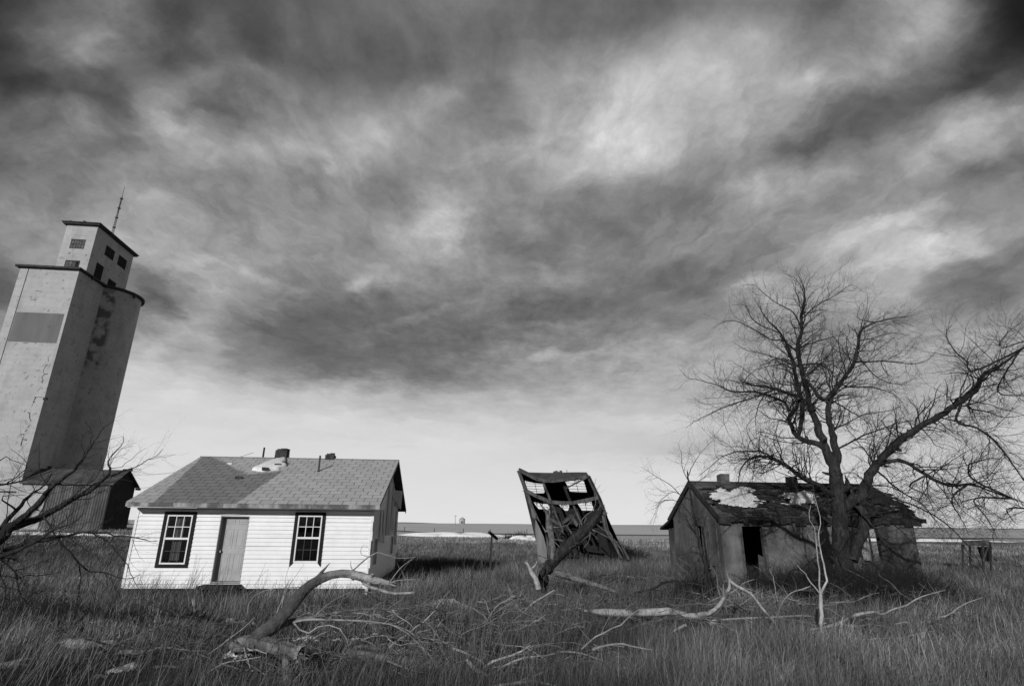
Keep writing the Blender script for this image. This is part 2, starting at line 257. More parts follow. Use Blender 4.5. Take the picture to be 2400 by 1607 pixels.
def blades(name, x, y, h, w, lean, tone, label, cat, la):
    n = len(x); z = tz(x, y) - .02; th = rng.random(n) * 2 * np.pi
    wx = np.cos(th) * w / 2; wy = np.sin(th) * w / 2
    lx = np.cos(la) * lean * h; ly = np.sin(la) * lean * h * .8
    hz = h * np.sqrt(np.clip(1 - lean**2 * .7, .2, 1))
    v = np.empty((n, 6, 3))
    v[:, 0] = np.stack([x - wx, y - wy, z], -1); v[:, 1] = np.stack([x + wx, y + wy, z], -1)
    v[:, 2] = np.stack([x + wx*.8 + lx*.38, y + wy*.8 + ly*.38, z + hz*.6], -1); v[:, 3] = np.stack([x - wx*.8 + lx*.38, y - wy*.8 + ly*.38, z + hz*.6], -1)
    v[:, 4] = np.stack([x + wx*.2 + lx, y + wy*.2 + ly, z + hz], -1); v[:, 5] = np.stack([x - wx*.2 + lx, y - wy*.2 + ly, z + hz], -1)
    b = (np.arange(n) * 6)[:, None]
    f = np.concatenate([b + np.array([[0, 1, 2, 3]]), b + np.array([[3, 2, 4, 5]])], 0)
    return qmesh(name, v.reshape(-1, 3), f, M_grass, None, False, np.repeat(tone, 6))
def build_grass():
    x, y = scatter(620000, 6.0, 98, 1.75)
    d = np.hypot(x, y)
    tx, ty = scatter(26000, 6.0, 70, 1.55); n_t = 300000; ti = rng.integers(0, len(tx), n_t); td = np.hypot(tx, ty)[ti]; ta = rng.random(n_t)*2*np.pi; tr = np.abs(rng.normal(0, .055, n_t))*(1+td/30)
    x = np.r_[x[:330000], tx[ti] + np.cos(ta)*tr]; y = np.r_[y[:330000], ty[ti] + np.sin(ta)*tr]; d = np.hypot(x, y)
    tus = np.r_[np.zeros(330000), np.ones(n_t)]; out_a = np.r_[rng.normal(.15, 1.1, 330000), ta + rng.normal(0, .5, n_t)]; tuse = np.r_[np.ones(330000), (.6+.8*rng.random(len(tx)))[ti]]; ttone = np.r_[np.ones(330000), (.45+1.2*rng.random(len(tx))**1.3)[ti]]
    ok = np.ones(len(x), bool)
    hu, hv = loc(x, y, HO, HT); ok &= ~((hu > -.05) & (hu < 7.5) & (hv > -.06) & (hv < 8))
    ru, rv = loc(x, y, RO, RT); ok &= ~((ru > .05) & (ru < 7.8) & (rv > .05) & (rv < 4.6))
    eu, ev = loc(x, y, (-46.96, 55), RT); ok &= ~((eu > -6) & (eu < 8.3) & (ev > -.1) & (ev < 11))
    sn = np.zeros(len(x))
    for (sx, sy), a, b, g in SP:
        q = ((x - sx) / a)**2 + ((y - sy) / (b*1.3))**2; sn = np.maximum(sn, np.clip(1.3 - q, 0, 1))
    ok &= rng.random(len(x)) > sn * .75
    ok &= ~((hu > 2.3) & (hu < 3.65) & (hv > -1.5) & (rng.random(len(x)) < .88))
    cl = vnoise(x, y, 1.1, 5) * .5 + vnoise(x, y, .35, 6) * .25 + vnoise(x, y, 4.5, 7) * .35
    ok &= rng.random(len(x)) < np.clip(.35 + (cl - .3) * 1.8, .12, 1)
    h = (.20 + .34 * rng.random(len(x))) * (.55 + .85 * cl) * (1 - sn * .62) * tuse
    h *= 1 + .35 * (rng.random(len(x)) > .93)
    nearfront = np.clip(1 - np.abs(hv + 1.4) / 1.6, 0, 1) * (hu > -1) * (hu < 8.5); h *= 1 - .55 * nearfront
    for qx, qy, qa, qb, qk in ((665, 1585, .95, .9, .32), (860, 1560, 1.3, .5, .5), (1060, 1590, 1.5, .5, .5), (1560, 1480, 1.6, .6, .6), (1950, 1500, .8, .6, .6), (1052, 1440, 1.0, .9, .32), (770, 1520, 1.0, .5, .5), (560, 1560, .5, .5, .4)):
        gx, gy = gpt(qx, qy); h *= 1 - (1 - qk) * np.clip(1.6 - ((x-gx)/qa)**2 - ((y-gy)/qb)**2, 0, 1)
    left = sm((-x - 1.5) / 4) * sm((16 - d) / 5)
    h *= 1 - .28 * left
    h *= 1 - .45 * sm((d - 18) / 30)
    w = np.maximum(.004, .00042 * d) * rng.uniform(.6, 1.5, len(x)) * (1 + .5 * sm((d - 30) / 40))
    tn = .045 + .30 * np.clip(rng.random(len(x))**1.7 * (.45 + .9 * vnoise(x, y, 2.3, 9)), 0, 1)
    tn = tn * (.55 + .85 * vnoise(x, y, 5, 12)) * (1 - .55 * left)  # near-left blades darkened: matted grass, with corner vignette painted into the tone
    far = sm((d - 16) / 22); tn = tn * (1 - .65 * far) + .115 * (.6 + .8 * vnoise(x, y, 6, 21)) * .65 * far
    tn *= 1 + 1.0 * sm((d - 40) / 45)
    tn *= .55 + .9 * vnoise(x, y, 1.6, 33) * vnoise(x, y, .7, 34) * 1.6
    tn = tn * ttone
    lean = np.clip(rng.normal(.36, .26, len(x)) + .18 * left + .1 * tus, 0, .98); out_a = np.where(left > .3, out_a * .35 + .1, out_a)
    mt = (vnoise(x, y, 1.3, 61) + .35*vnoise(x, y, .4, 62) > .86) & (d < 30) & (tus < .5)      # trampled, matted patches
    lean = np.where(mt, rng.uniform(.85, .99, len(x)), lean); h = np.where(mt, h*.95, h); tn = np.where(mt, tn*1.35 + .02, tn)
    k = ok
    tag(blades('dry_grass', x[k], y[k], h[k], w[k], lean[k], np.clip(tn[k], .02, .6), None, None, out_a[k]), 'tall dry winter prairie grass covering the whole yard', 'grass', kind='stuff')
build_grass()
M_snow = mat('snow', .62, .8, 6, 6, .7, .5, 20)
M_snow2 = mat('old_snow', .45, .72, 9, 8, .8, .8, 30)
def mound(name, cx, cy, a, b, rot, hgt, m, seed, z0=None, n=36, rag=.35):
    rs = [1.0, .9, .72, .5, .25]; zs = [-.03, .35, .75, .95, 1.0]; V = []; F = []
    rd = random.Random(seed); ph = [rd.uniform(0, 6.28) for _ in range(6)]
    for r_, z_ in zip(rs, zs):
        for i in range(n):
            t = 2*math.pi*i/n; q = 1 + rag * (math.sin(2*t + ph[0])*.35 + math.sin(3*t + ph[1])*.35 + math.sin(5*t + ph[2])*.3 + math.sin(9*t + ph[3])*.2 + math.sin(14*t + ph[4])*.14)
            ex = a*r_*q*math.cos(t); ey = b*r_*q*math.sin(t); X = cx + ex*math.cos(rot) - ey*math.sin(rot); Y = cy + ex*math.sin(rot) + ey*math.cos(rot)
            zb = float(tz(X, Y)) if z0 is None else z0
            V.append((X, Y, zb + hgt*z_*(1 + .3*math.sin(4*t + ph[5]*z_)) if z_ > 0 else zb - .03))
    V.append((cx, cy, (float(tz(cx, cy)) if z0 is None else z0) + hgt)); c = len(V) - 1; L = len(rs)
    for k in range(L - 1):
        for i in range(n): F.append((k*n+i, k*n+(i+1) % n, (k+1)*n+(i+1) % n, (k+1)*n+i))
    for i in range(n): F.append(((L-1)*n+i, (L-1)*n+(i+1) % n, c))
    mb = MB(); mb.add(V, F); return mb.build(name, m, None, True)
def scrap(name, cx, cy, a, b, m, seed, lift=.0):
    st = .035; nx = int(2.6*a/st); ny = int(2.6*b/st); X, Y = np.meshgrid(cx + (np.arange(nx+1) - nx/2)*st, cy + (np.arange(ny+1) - ny/2)*st, indexing='ij')
    q = ((X-cx)/a)**2 + ((Y-cy)/b)**2; nn = vnoise(X, Y, .45, seed)*.6 + vnoise(X, Y, .16, seed+9)*.45 + vnoise(X, Y, .07, seed+3)*.25
    f = 1.1 - q*.9 - (1.3 - nn)*1.15; z = tz(X, Y) + np.clip(f, -.1, .5)*(.09 + lift) + .012
    k = f > 0; c = k[:-1, :-1] & k[1:, :-1] & k[:-1, 1:] & k[1:, 1:]; I = np.arange((nx+1)*(ny+1)).reshape(nx+1, ny+1)
    F = np.stack([I[:-1, :-1][c], I[1:, :-1][c], I[1:, 1:][c], I[:-1, 1:][c]], -1); V = np.stack([X, Y, z], -1).reshape(-1, 3)
    u, inv = np.unique(F, return_inverse=True); return qmesh(name, V[u], inv.reshape(-1, 4), m)
LBL = ['broad thin snow patch among leaning grass at lower left', 'ragged snow clump right of the broad lower left patch', 'narrow snow clump lowest on the left near the frame bottom', 'small snow scrap above the broad lower left patch',
       'long thin snow strip left of the big fallen trunk', 'bright snow lump under the cut end of the fallen trunk', 'faint snow patch at the left frame edge', 'snow patch in the grass left of the white house corner', 'small snow scrap in open grass left of the white house',
       'flat white snow patch in the middle of the yard', 'straight snow strip behind the fallen trunk and its stump', 'faint snow by the ruined house doorway', 'faint snow in the lower left corner', 'snow scrap in grass between left patches and fallen trunk']
for i, (((sx, sy), a, b, g), lb) in enumerate(zip(SP, LBL)):
    tag(scrap('snow_patch', sx, sy, a*(.8 if i < 8 else 1), b*1.45, M_snow if i in (4, 5, 9, 10) else M_snow2, i, .18 if i in (4, 5, 9, 10) else .05), lb, 'snow', 'snow patches left in the grass', 'stuff')
# far field: drifts, rail line, posts, hills, bin
drifts = [(-8.6, 101.6, 8.2, 1.3, .62, 'long snow drift lying across the field beyond the leaning post'), (-1.2, 102, 3.6, .8, .32, 'thin tail of snow between the long drift and the leaning post'),
          (2.2, 86, 2.4, .9, .5, 'small snow drift left of the brush heap'), (5.6, 83, 3.6, .8, .42, 'snow drift at the foot of the brush heap beside the shed'),
          (-36, 47, 9, .7, .12, 'thin snow line below the grain elevator at the left edge'), (70, 101.5, 14, .9, .35, 'thin snow strip by the rails beyond the broken stand')]
for i, (x, y, a, b, h, lb) in enumerate(drifts):
    tag(mound('snow_drift', x, y, a, b, 0, h, M_snow, 40+i, rag=.4), lb, 'snow drift', 'snow drifts in the far field', 'stuff')
M_rail = mat('rusty_rail', .02, .04, 3); M_ballast = mat('ballast', .22, .42, 5, 8, .95, .5)
def railway():
    mb = MB(); xs = np.linspace(-420, 420, 61)
    sec = lambda x: [(x, 103.0, -.12), (x, 104.2, .34), (x, 107.2, .34), (x, 108.6, -.12)]
    P = [p for x in xs for p in sec(x)]; F = [(4*i+k, 4*i+k+1, 4*i+4+k+1, 4*i+4+k) for i in range(60) for k in range(3)]
    mb.add([(a, b + a*.02, c + .1 + float(tz(a, b))) for a, b, c in P], F); o = mb.build('railway_embankment', M_ballast, None, True); tag(o, kind='structure')
    mb = MB()
    for yy in (105.0, 106.45):
        for i in range(60):
            a, b = xs[i], xs[i+1]; mb.bar((a, yy + a*.02, .52 + float(tz(a, 105))), (b, yy + b*.02, .52 + float(tz(b, 105))), .06, .10)
    tag(mb.build('railway_rails', M_rail), kind='structure')
railway()
M_hill = mat('far_hills', .07, .14, .01, 5)
mb = MB(); pts = []
xs = np.linspace(-2600, 3400, 120)
hh = np.array([3 + 10*vnoise(x, 0., 380, 3) + 4*vnoise(x, 0., 120, 4) + (12 if -620 < x < -330 else 0)*math.sin((x+620)/290*math.pi) for x in xs])
V = [(x, 2600, -2) for x in xs] + [(x, 2680, 1.2 + h*.22) for x, h in zip(xs, hh)] + [(x, 2900, -2) for x in xs]; n = len(xs)
mb.add(V, [(i, i+1, n+i+1, n+i) for i in range(n-1)] + [(n+i, n+i+1, 2*n+i+1, 2*n+i) for i in range(n-1)]); tag(mb.build('hills', M_hill, None, True), kind='structure')
M_galv = mat('galvanised_steel', .28, .5, 1.5, 4, .5, 0, spec=.5); M_dark = mat('dark_weathered_wood', .018, .05, 6, 6, .9, .5, 30, (1, 1, .15)); M_black = mat('tar_black', .012, .022, 5)
def grain_bin():
    x, y, z = D(1083, 1227, 420); g = float(tz(x, y)); t = thing('grain_bin', 'small round metal grain bin alone on the horizon', 'grain bin', (x, y, g))
    mb = MB()
    for k in range(7): mb.cyl((0, 0), 2.05 + .03*(k % 2), k*.5, k*.5+.5, 28)
    mb.build('wall', M_galv, t, True); mb = MB(); mb.cyl((0, 0), 2.25, 3.5, 4.7, 28, .35); mb.cyl((0, 0), .36, 4.7, 4.95, 16); mb.build('roof', M_galv, t)
    mb = MB(); mb.box(-.45, .45, -2.16, -2.08, .3, 2.1); mb.build('door', M_rail, t)
grain_bin()
def pole(name, lb, px, Y, h, arm, r=.13, cat='utility pole'):
    x, y, _ = D(px, 1225, Y); g = float(tz(x, y)); t = thing(name, lb, cat, (x, y, g)); mb = MB(); mb.cyl((0, 0), r, -.3, h, 10, r*.7); mb.build('pole', M_dark, t)
    if not arm: return t
    mb = MB(); mb.box(-arm, arm, -r-.1, -r, h-.7, h-.55); mb.build('crossarm', M_dark, t); return t
pole('utility_pole', 'distant thin pole with a crossarm left of the grain bin', 1067, 400, 6.0, 1.1, .14)
pf = [(1018, 118), (1086, 119), (1149, 117.5), (948, 119), (1235, 118)]
fp = None
for i, (px, Y) in enumerate(pf):
    x, y, _ = D(px, 1245, Y); nm = ['the one at the left end of the long snow drift', 'the one at the middle of the long snow drift', 'the one just behind the leaning clothesline post', 'the one nearest the white house', 'the one beside the brush heap'][i]
    if fp is None:
        mb = MB(); mb.cyl((0, 0), .07, -.2, 1.25, 8, .06); fp = mb.build('fence_post', M_dark); o = fp
    else: o = fp.copy(); C.objects.link(o)
    o.location = (x, y, float(tz(x, y))); tag(o, 'tiny far fence post, ' + nm, 'fence post', 'fence posts in the far field')
def post():
    x, y, z = D(1148, 1312, 27.5); t = thing('clothesline_post', 'leaning dark post with a tilted crossbar in the middle of the yard', 'post', (x, y, 0))
    a = D(1153, 1254, 27.5); mb = MB(); mb.bar((0, 0, -.1), (a[0]-x, a[1]-y, a[2]), .085, .085); mb.build('post', M_dark, t)
    b = D(1146, 1246, 27.1); c = D(1165, 1262, 28.0); mb = MB(); mb.bar((b[0]-x, b[1]-y, b[2]), (c[0]-x, c[1]-y, c[2]), .1, .1); mb.build('crossbar', M_dark, t)
post()
# ------------------------------------------------------------ white house
def siding_extra(nt, col, tc, mp):
    s = nz(nt, tc.outputs['Object'], 1.2, (.25, 1, 6), 6, .6, .85); return lerp(nt, mnode(nt, 'MULTIPLY', s, .25), col, .45)
M_white = mat('white_siding', .72, .80, 2.5, 6, .55, 0, extra=siding_extra); M_trimw = mat('white_trim', .66, .78, 5, 5, .6)
M_peel = mat('peeling_fascia', .10, .34, 2.2, 8, .85, .5, 20, (1, 1, .4), .42, .58)
M_door = mat('grey_door', .33, .38, 3, 4, .6, 0); M_jamb = mat('door_jamb', .25, .33, 6); M_casing = mat('black_casing', .012, .022, 8)
M_gable = mat('bare_sheathing', .55, .82, 2.4, 8, .9, .4, 12, (1, 3, .35)); M_plank = mat('grey_plank', .6, .82, 5, 7, .9, .5, 25, (1, 1, .12))
M_brick0 = mat('sooty_brick', .03, .075, 7, 6, .95, .8, 16); M_metal = mat('vent_metal', .03, .07, 6, 4, .6)
def shingle(bw, bh, base, dark):
    def ex(nt, col, tc, mp):
        br = nt.nodes.new('ShaderNodeTexBrick'); br.offset = .5; br.inputs['Scale'].default_value = 1; br.inputs['Brick Width'].default_value = bw; br.inputs['Row Height'].default_value = bh
        br.inputs['Mortar Size'].default_value = .014; br.inputs['Mortar Smooth'].default_value = .1; br.inputs['Bias'].default_value = 0
        br.inputs['Color1'].default_value = (.92, .92, .92, 1); br.inputs['Color2'].default_value = (1.08, 1.08, 1.08, 1); br.inputs['Mortar'].default_value = (.3, .3, .3, 1)
        ad = nt.nodes.new('ShaderNodeVectorMath'); ad.operation = 'ADD'; nn = nt.nodes.new('ShaderNodeTexNoise'); nn.inputs['Scale'].default_value = 2.2; nt.links.new(tc.outputs['Object'], nn.inputs[0])
        sc = nt.nodes.new('ShaderNodeVectorMath'); sc.operation = 'SCALE'; sc.inputs['Scale'].default_value = .07; nt.links.new(nn.outputs['Color'], sc.inputs[0])
        nt.links.new(tc.outputs['Object'], ad.inputs[0]); nt.links.new(sc.outputs[0], ad.inputs[1]); nt.links.new(ad.outputs[0], br.inputs['Vector'])
        b = nt.nodes.new('ShaderNodeRGBToBW'); nt.links.new(br.outputs[0], b.inputs[0]); c = mnode(nt, 'MULTIPLY', col, b.outputs[0])
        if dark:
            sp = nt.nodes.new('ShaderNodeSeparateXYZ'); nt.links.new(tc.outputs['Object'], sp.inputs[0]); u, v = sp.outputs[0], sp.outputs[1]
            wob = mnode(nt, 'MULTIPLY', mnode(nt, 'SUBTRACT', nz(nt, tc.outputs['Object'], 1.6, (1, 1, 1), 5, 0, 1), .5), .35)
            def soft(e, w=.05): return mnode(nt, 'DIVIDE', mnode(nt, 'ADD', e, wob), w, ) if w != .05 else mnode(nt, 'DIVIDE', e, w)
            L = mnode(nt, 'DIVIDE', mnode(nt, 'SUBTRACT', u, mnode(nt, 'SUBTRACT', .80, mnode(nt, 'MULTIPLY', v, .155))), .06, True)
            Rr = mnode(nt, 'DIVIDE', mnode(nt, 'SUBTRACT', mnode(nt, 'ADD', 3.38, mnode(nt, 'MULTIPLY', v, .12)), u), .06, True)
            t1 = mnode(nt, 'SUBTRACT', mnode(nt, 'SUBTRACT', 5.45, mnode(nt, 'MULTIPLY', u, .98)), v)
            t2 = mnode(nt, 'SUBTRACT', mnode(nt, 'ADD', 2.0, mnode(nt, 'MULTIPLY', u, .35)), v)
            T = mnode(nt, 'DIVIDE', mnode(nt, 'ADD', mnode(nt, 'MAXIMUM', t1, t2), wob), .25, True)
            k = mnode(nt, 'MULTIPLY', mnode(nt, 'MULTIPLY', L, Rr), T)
            c = mnode(nt, 'MULTIPLY', c, mnode(nt, 'SUBTRACT', 1, mnode(nt, 'MULTIPLY', k, .50)))  # slanted darker band across the front slope
        return c
    return ex
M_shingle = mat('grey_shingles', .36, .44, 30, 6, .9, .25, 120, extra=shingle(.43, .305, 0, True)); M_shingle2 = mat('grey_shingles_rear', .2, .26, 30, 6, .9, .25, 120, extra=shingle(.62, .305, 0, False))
M_soffit = mat('soffit', .06, .1, 3)
# glass: see-through with a sky reflection
M_glass = bpy.data.materials.new('window_glass'); M_glass.use_nodes = True
def _gl():
    nt = M_glass.node_tree; N = nt.nodes; b = N['Principled BSDF']; N.remove(b); o = N['Material Output']
    t = N.new('ShaderNodeBsdfTransparent'); t.inputs[0].default_value = (.75, .75, .75, 1); g = N.new('ShaderNodeBsdfGlossy'); g.inputs['Roughness'].default_value = .05; g.inputs[0].default_value = (.8, .8, .8, 1)
    f = N.new('ShaderNodeFresnel'); f.inputs[0].default_value = 1.45; mx = N.new('ShaderNodeMixShader'); nt.links.new(f.outputs[0], mx.inputs[0]); nt.links.new(t.outputs[0], mx.inputs[1]); nt.links.new(g.outputs[0], mx.inputs[2]); nt.links.new(mx.outputs[0], o.inputs[0])
_gl()
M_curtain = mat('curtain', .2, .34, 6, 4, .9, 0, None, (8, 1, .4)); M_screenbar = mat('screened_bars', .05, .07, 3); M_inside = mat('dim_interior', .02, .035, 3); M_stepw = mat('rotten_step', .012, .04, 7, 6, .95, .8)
def clap(mb, u0, u1, z0, z1, holes, face=None, exp=.125, lap=.02, out=0.0):
    """lapped boards on the plane v=0 facing -v; face maps (u,v,z)->point"""
    face = face or (lambda u, v, z: (u, v, z)); rows = int(math.ceil((z1 - z0) / exp)); rd = random.Random(3)
    for k in range(rows):
        a = z0 + k*exp; b = min(z0 + (k+1)*exp, z1) - .009; cuts = sorted({a, b} | {h for _, _, p, q in holes for h in (p, q) if a < h < b})
        sag = rd.uniform(-.003, .003)
        for c, d in zip(cuts, cuts[1:]):
            m_ = (c + d)/2; iv = [(u0, u1)]
            for x0, x1, p, q in holes:
                if p < m_ < q: iv = [w for s, e in iv for w in ((s, min(e, x0)), (max(s, x1), e)) if w[1] - w[0] > .002]
            oc = lap*(1 - (c-a)/exp) + .004 + out; od = lap*(1 - (d-a)/exp) + .004 + out
            for s, e in iv: mb.add([face(s, -oc, c+sag), face(e, -oc, c+sag), face(e, -od, d+sag), face(s, -od, d+sag), face(s, .0, c+sag), face(e, .0, c+sag), face(e, .0, d+sag), face(s, .0, d+sag)],
                   [(0,1,2,3),(5,4,7,6),(4,5,1,0),(3,2,6,7),(1,5,6,2),(4,0,3,7)])
def window(t, u0, u1, z0, z1, mode):
    """white vinyl double hung window in a black casing; opening u0..u1, z0..z1"""
    w = MB(); c = .10
    if mode == 0:
        for b in ((u0-c, u1+c, z1, z1+c), (u0-c, u1+c, z0-c, z0), (u0-c, u0, z0, z1), (u1, u1+c, z0, z1)): w.box(b[0], b[1], -.045, .02, b[2], b[3])
    else:
        w.box(u0-c, u1+c, -.045, .02, z1, z1+c)
        for a, s in ((u0-c, 1), (u1+c, -1)):
            b = a + s*c; P = [(a, -.045, z1), (b, -.045, z1), (b, -.045, z0-.02), (a, -.045, z0-.13)]; w.prism(P, (0, .065, 0))
    win = w.build('window', M_casing, t)
    f = MB(); e = .045
    for b in ((u0, u1, z1-e, z1), (u0, u1, z0, z0+e), (u0, u0+e, z0+e, z1-e), (u1-e, u1, z0+e, z1-e)): f.box(b[0], b[1], -.028, .05, b[2], b[3])
    zm = (z0+z1)/2 + .02; f.box(u0+e, u1-e, -.02, .04, zm-.03, zm+.03); f.build('frame', M_trimw, win)
    def bars(za, zb, mt, yy, wd):
        m_ = MB(); w_ = u1-u0-2*e
        for k in (1, 2): x = u0+e+w_*k/3; m_.box(x-wd/2, x+wd/2, yy, yy+.012, za, zb)
        z = (za+zb)/2; m_.box(u0+e, u1-e, yy-.002, yy+.014, z-wd/2, z+wd/2); m_.build('muntin', mt, win)
    bars(zm+.03, z1-e, M_trimw, .0, .02); bars(z0+e, zm-.03, M_screenbar, .016, .018)
    g = MB(); g.box(u0+e, u1-e, .022, .026, z0+e, zm-.03); g.box(u0+e, u1-e, .008, .012, zm+.03, z1-e); g.build('pane', M_glass, win)
def white_house():
    t = thing('house', 'small white clapboard house with grey shingle roof and two dark-framed windows', 'house', (HO[0], HO[1], 0), HT)
    Wd, Dp, H0 = 7.406, 7.887, 2.746; RO_, RL = .312, .128; OV = .529; HR = 4.642; sl_ = (HR-H0)/(Dp/2+OV); BZ = .22
    w1 = (.945, 1.735, .90, 2.385); w2 = (5.04, 5.82, .97, 2.41); dr = (2.60, 3.50, .40, 2.36)
    body = MB()   # sheathing shell with openings
    body.holed([(0, 0, BZ), (Wd, 0, BZ), (Wd, 0, H0-.02), (0, 0, H0-.02)], [[(a, 0, c), (b, 0, c), (b, 0, d), (a, 0, d)] for a, b, c, d in (w1, w2, dr)], (0, .10, 0))
    gz = H0 + sl_*(Dp/2+OV) - .10
    body.prism([(0, .1, BZ), (0, Dp-.1, BZ), (0, Dp-.1, H0), (0, Dp/2, gz), (0, .1, H0)], (.1, 0, 0)); body.prism([(0, Dp, BZ), (Wd, Dp, BZ), (Wd, Dp, H0), (0, Dp, H0)], (0, -.1, 0))
    body.box(.1, Wd-.12, .1, Dp-.1, BZ-.12, BZ); wl = body.build('wall', M_soffit, t)
    s = MB(); clap(s, .02, Wd-.02, BZ-.02, H0-.10, [w1, w2, (dr[0]-.0, dr[1]+.0, dr[2]-.06, dr[3])]); s.build('siding', M_white, t)
    s = MB(); clap(s, 0, Dp, BZ, H0-.02, [], face=lambda u, v, z: (v, u, z)); s.build('siding', M_white, t)
    # door
    d = MB(); d.box(dr[0]+.02, dr[1]-.02, .19, .235, dr[2], dr[3]); dd = d.build('door', M_door, t)
    p = MB()
    W2 = dr[1]-dr[0]-.04; x0 = dr[0]+.02
    for a, b in ((.13, .44), (.56, .87)):
        for c, e in ((.10, .42), (.50, .80), (.875, .955)):
            xa, xb = x0+a*W2, x0+b*W2; za, zb = dr[2]+c*1.96, dr[2]+e*1.96
            for q in ((xa, xb, zb-.02, zb), (xa, xb, za, za+.02), (xa, xa+.02, za+.02, zb-.02), (xb-.02, xb, za+.02, zb-.02)): p.box(q[0], q[1], .180, .192, q[2], q[3])
            p.hexa([(xa+.05, .191, za+.05), (xb-.05, .191, za+.05), (xb-.05, .191, zb-.05), (xa+.05, .191, zb-.05), (xa+.07, .182, za+.07), (xb-.07, .182, za+.07), (xb-.07, .182, zb-.07), (xa+.07, .182, zb-.07)])
    p.build('panel', M_door, dd); k = MB(); k.bar((x0+.06, .19, 1.28), (x0+.06, .13, 1.28), .02, .02); k.bar((x0+.06, .135, 1.28), (x0+.06, .10, 1.28), .06, .06); k.build('door_knob', M_galv, dd)
    j = MB(); j.box(dr[0]-.0, dr[0]+.022, -.02, .24, dr[2], dr[3]); j.box(dr[1]-.022, dr[1], -.02, .24, dr[2], dr[3]); j.box(dr[0]+.022, dr[1]-.022, .0, .24, dr[3]-.02, dr[3]-.001); j.box(dr[0], dr[1], -.03, .2, dr[2]-.04, dr[2]-.002); j.build('door_frame', M_jamb, t)
    f = MB(); f.bar((dr[0]-.02, -.03, dr[3]+.03), (dr[1]+.03, -.05, dr[3]+.075), .03, .02); f.build('loose_flashing', M_trimw, t)
    window(t, *w1, 0); window(t, *w2, 1)
    cu = MB()
    for i in range(9): a = 1.18+i*.028; cu.box(a, a+.027, .16+.02*(i % 2), .19+.02*(i % 2), 1.0, 2.36)
    cu.build('curtain', M_curtain, t)
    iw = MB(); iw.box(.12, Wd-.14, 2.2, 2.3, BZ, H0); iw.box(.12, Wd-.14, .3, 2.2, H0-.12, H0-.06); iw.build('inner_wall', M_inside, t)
    # roof: front slope and rear slope as slabs in their own plane
    ang = math.atan(sl_); Ls = (Dp/2+OV)/math.cos(ang)
    r = MB(); Wr = Wd+RO_+RL
    nu = 30
    for k in range(16):   # courses lap, giving the roof real relief
        a, b = k*.305, min((k+1)*.305+.0, Ls)
        r.hexa([(0, a, 0), (Wr, a, 0), (Wr, b, 0), (0, b, 0), (0, a, .026), (Wr, a, .026), (Wr, b, .014), (0, b, .014)])
    ro = r.build('roof', M_shingle, t); ro.location = (-RL, -OV, H0); ro.rotation_euler = (ang, 0, 0)
    r = MB(); r.box(0, Wr, 0, Ls, -.0, .02); rb = r.build('roof', M_shingle2, t); rb.location = (Wd+RO_, Dp+OV, H0); rb.rotation_euler = (ang, 0, math.pi)
    r = MB(); r.box(.01, Wr-.01, .02, Ls-.03, -.05, -.004); so1 = r.build('soffit', M_soffit, t); so1.location = (-RL, -OV, H0); so1.rotation_euler = (ang, 0, 0)
    r = MB(); r.box(.01, Wr-.01, .02, Ls-.03, -.05, -.004); so2 = r.build('soffit', M_soffit, t); so2.location = (Wd+RO_, Dp+OV, H0); so2.rotation_euler = (ang, 0, math.pi)
    cp = MB(); cp.box(-RL, Wd+RO_, Dp/2-.1, Dp/2+.1, HR-.01, HR+.022); cp.build('ridge_cap', M_shingle2, t)
    fa = MB(); fa.box(-RL, 2.0, -OV-.025, -OV, H0-.13, H0-.004); fa.box(2.003, Wd+RO_, -OV-.028, -OV, H0-.14, H0-.006); fa.build('fascia', M_peel, t)
    fa = MB(); fa.box(-RL+.05, Wd+RO_-.05, -OV+.01, .0, H0-.155, H0-.14); fa.build('soffit', M_trimw, t)
    for x in (Wd+RO_-.02,):
        g = MB(); g.bar((x, -OV, H0-.07), (x, Dp/2, HR-.07), .022, .12, (0, 0, 1)); g.build('barge_board', M_peel, t)
        g = MB(); g.bar((x, Dp+OV, H0-.07), (x, Dp/2, HR-.07), .022, .12, (0, 0, 1)); g.build('barge_board', M_casing, t)
    # right gable: bare sheathing above, remaining siding below, two slit windows
    holes = [(.92, 1.64, .82, 1.66), (5.66, 6.36, .92, 1.62)]
    g = MB(); g.holed([(Wd-.1, .1, BZ), (Wd-.1, Dp-.1, BZ), (Wd-.1, Dp-.1, H0), (Wd-.1, Dp/2, gz), (Wd-.1, .1, H0)], [[(Wd-.1, a, c), (Wd-.1, b, c), (Wd-.1, b, d), (Wd-.1, a, d)] for a, b, c, d in holes], (.1, 0, 0)); g.build('gable_wall', M_gable, t)
    s = MB(); clap(s, .02, Dp-.02, BZ, 1.72, holes, face=lambda u, v, z: (Wd - v, u, z)); s.build('siding', M_white, t)
    s = MB(); s.prism([(Wd+.003, .2, 2.66), (Wd+.003, 2.9, 2.66), (Wd+.003, 4.1, 4.2), (Wd+.003, 3.4, 4.1)], (.02, 0, 0)); s.build('gable_panel', M_trimw, t)
    rd = random.Random(5)
    for a, w_, z0, z1, ln in ((.25, .16, 1.2, 2.7, .02), (1.9, .3, 1.55, 2.64, .06), (2.7, .22, 1.5, 2.64, .08), (3.7, .22, 1.75, 3.9, .14), (5.1, .2, 1.9, 3.7, .12), (6.9, .25, 1.3, 2.7, .05)):
        s = MB(); s.hexa([(Wd+.024, a, z0), (Wd+.024, a+w_, z0+rd.uniform(-.1, .1)), (Wd+.040+ln, a+w_, z0), (Wd+.040+ln, a, z0), (Wd+.024, a+.05, z1), (Wd+.024, a+w_-.02, z1), (Wd+.040, a+w_-.02, z1), (Wd+.040, a+.05, z1)]); s.build('loose_board', M_plank, t)
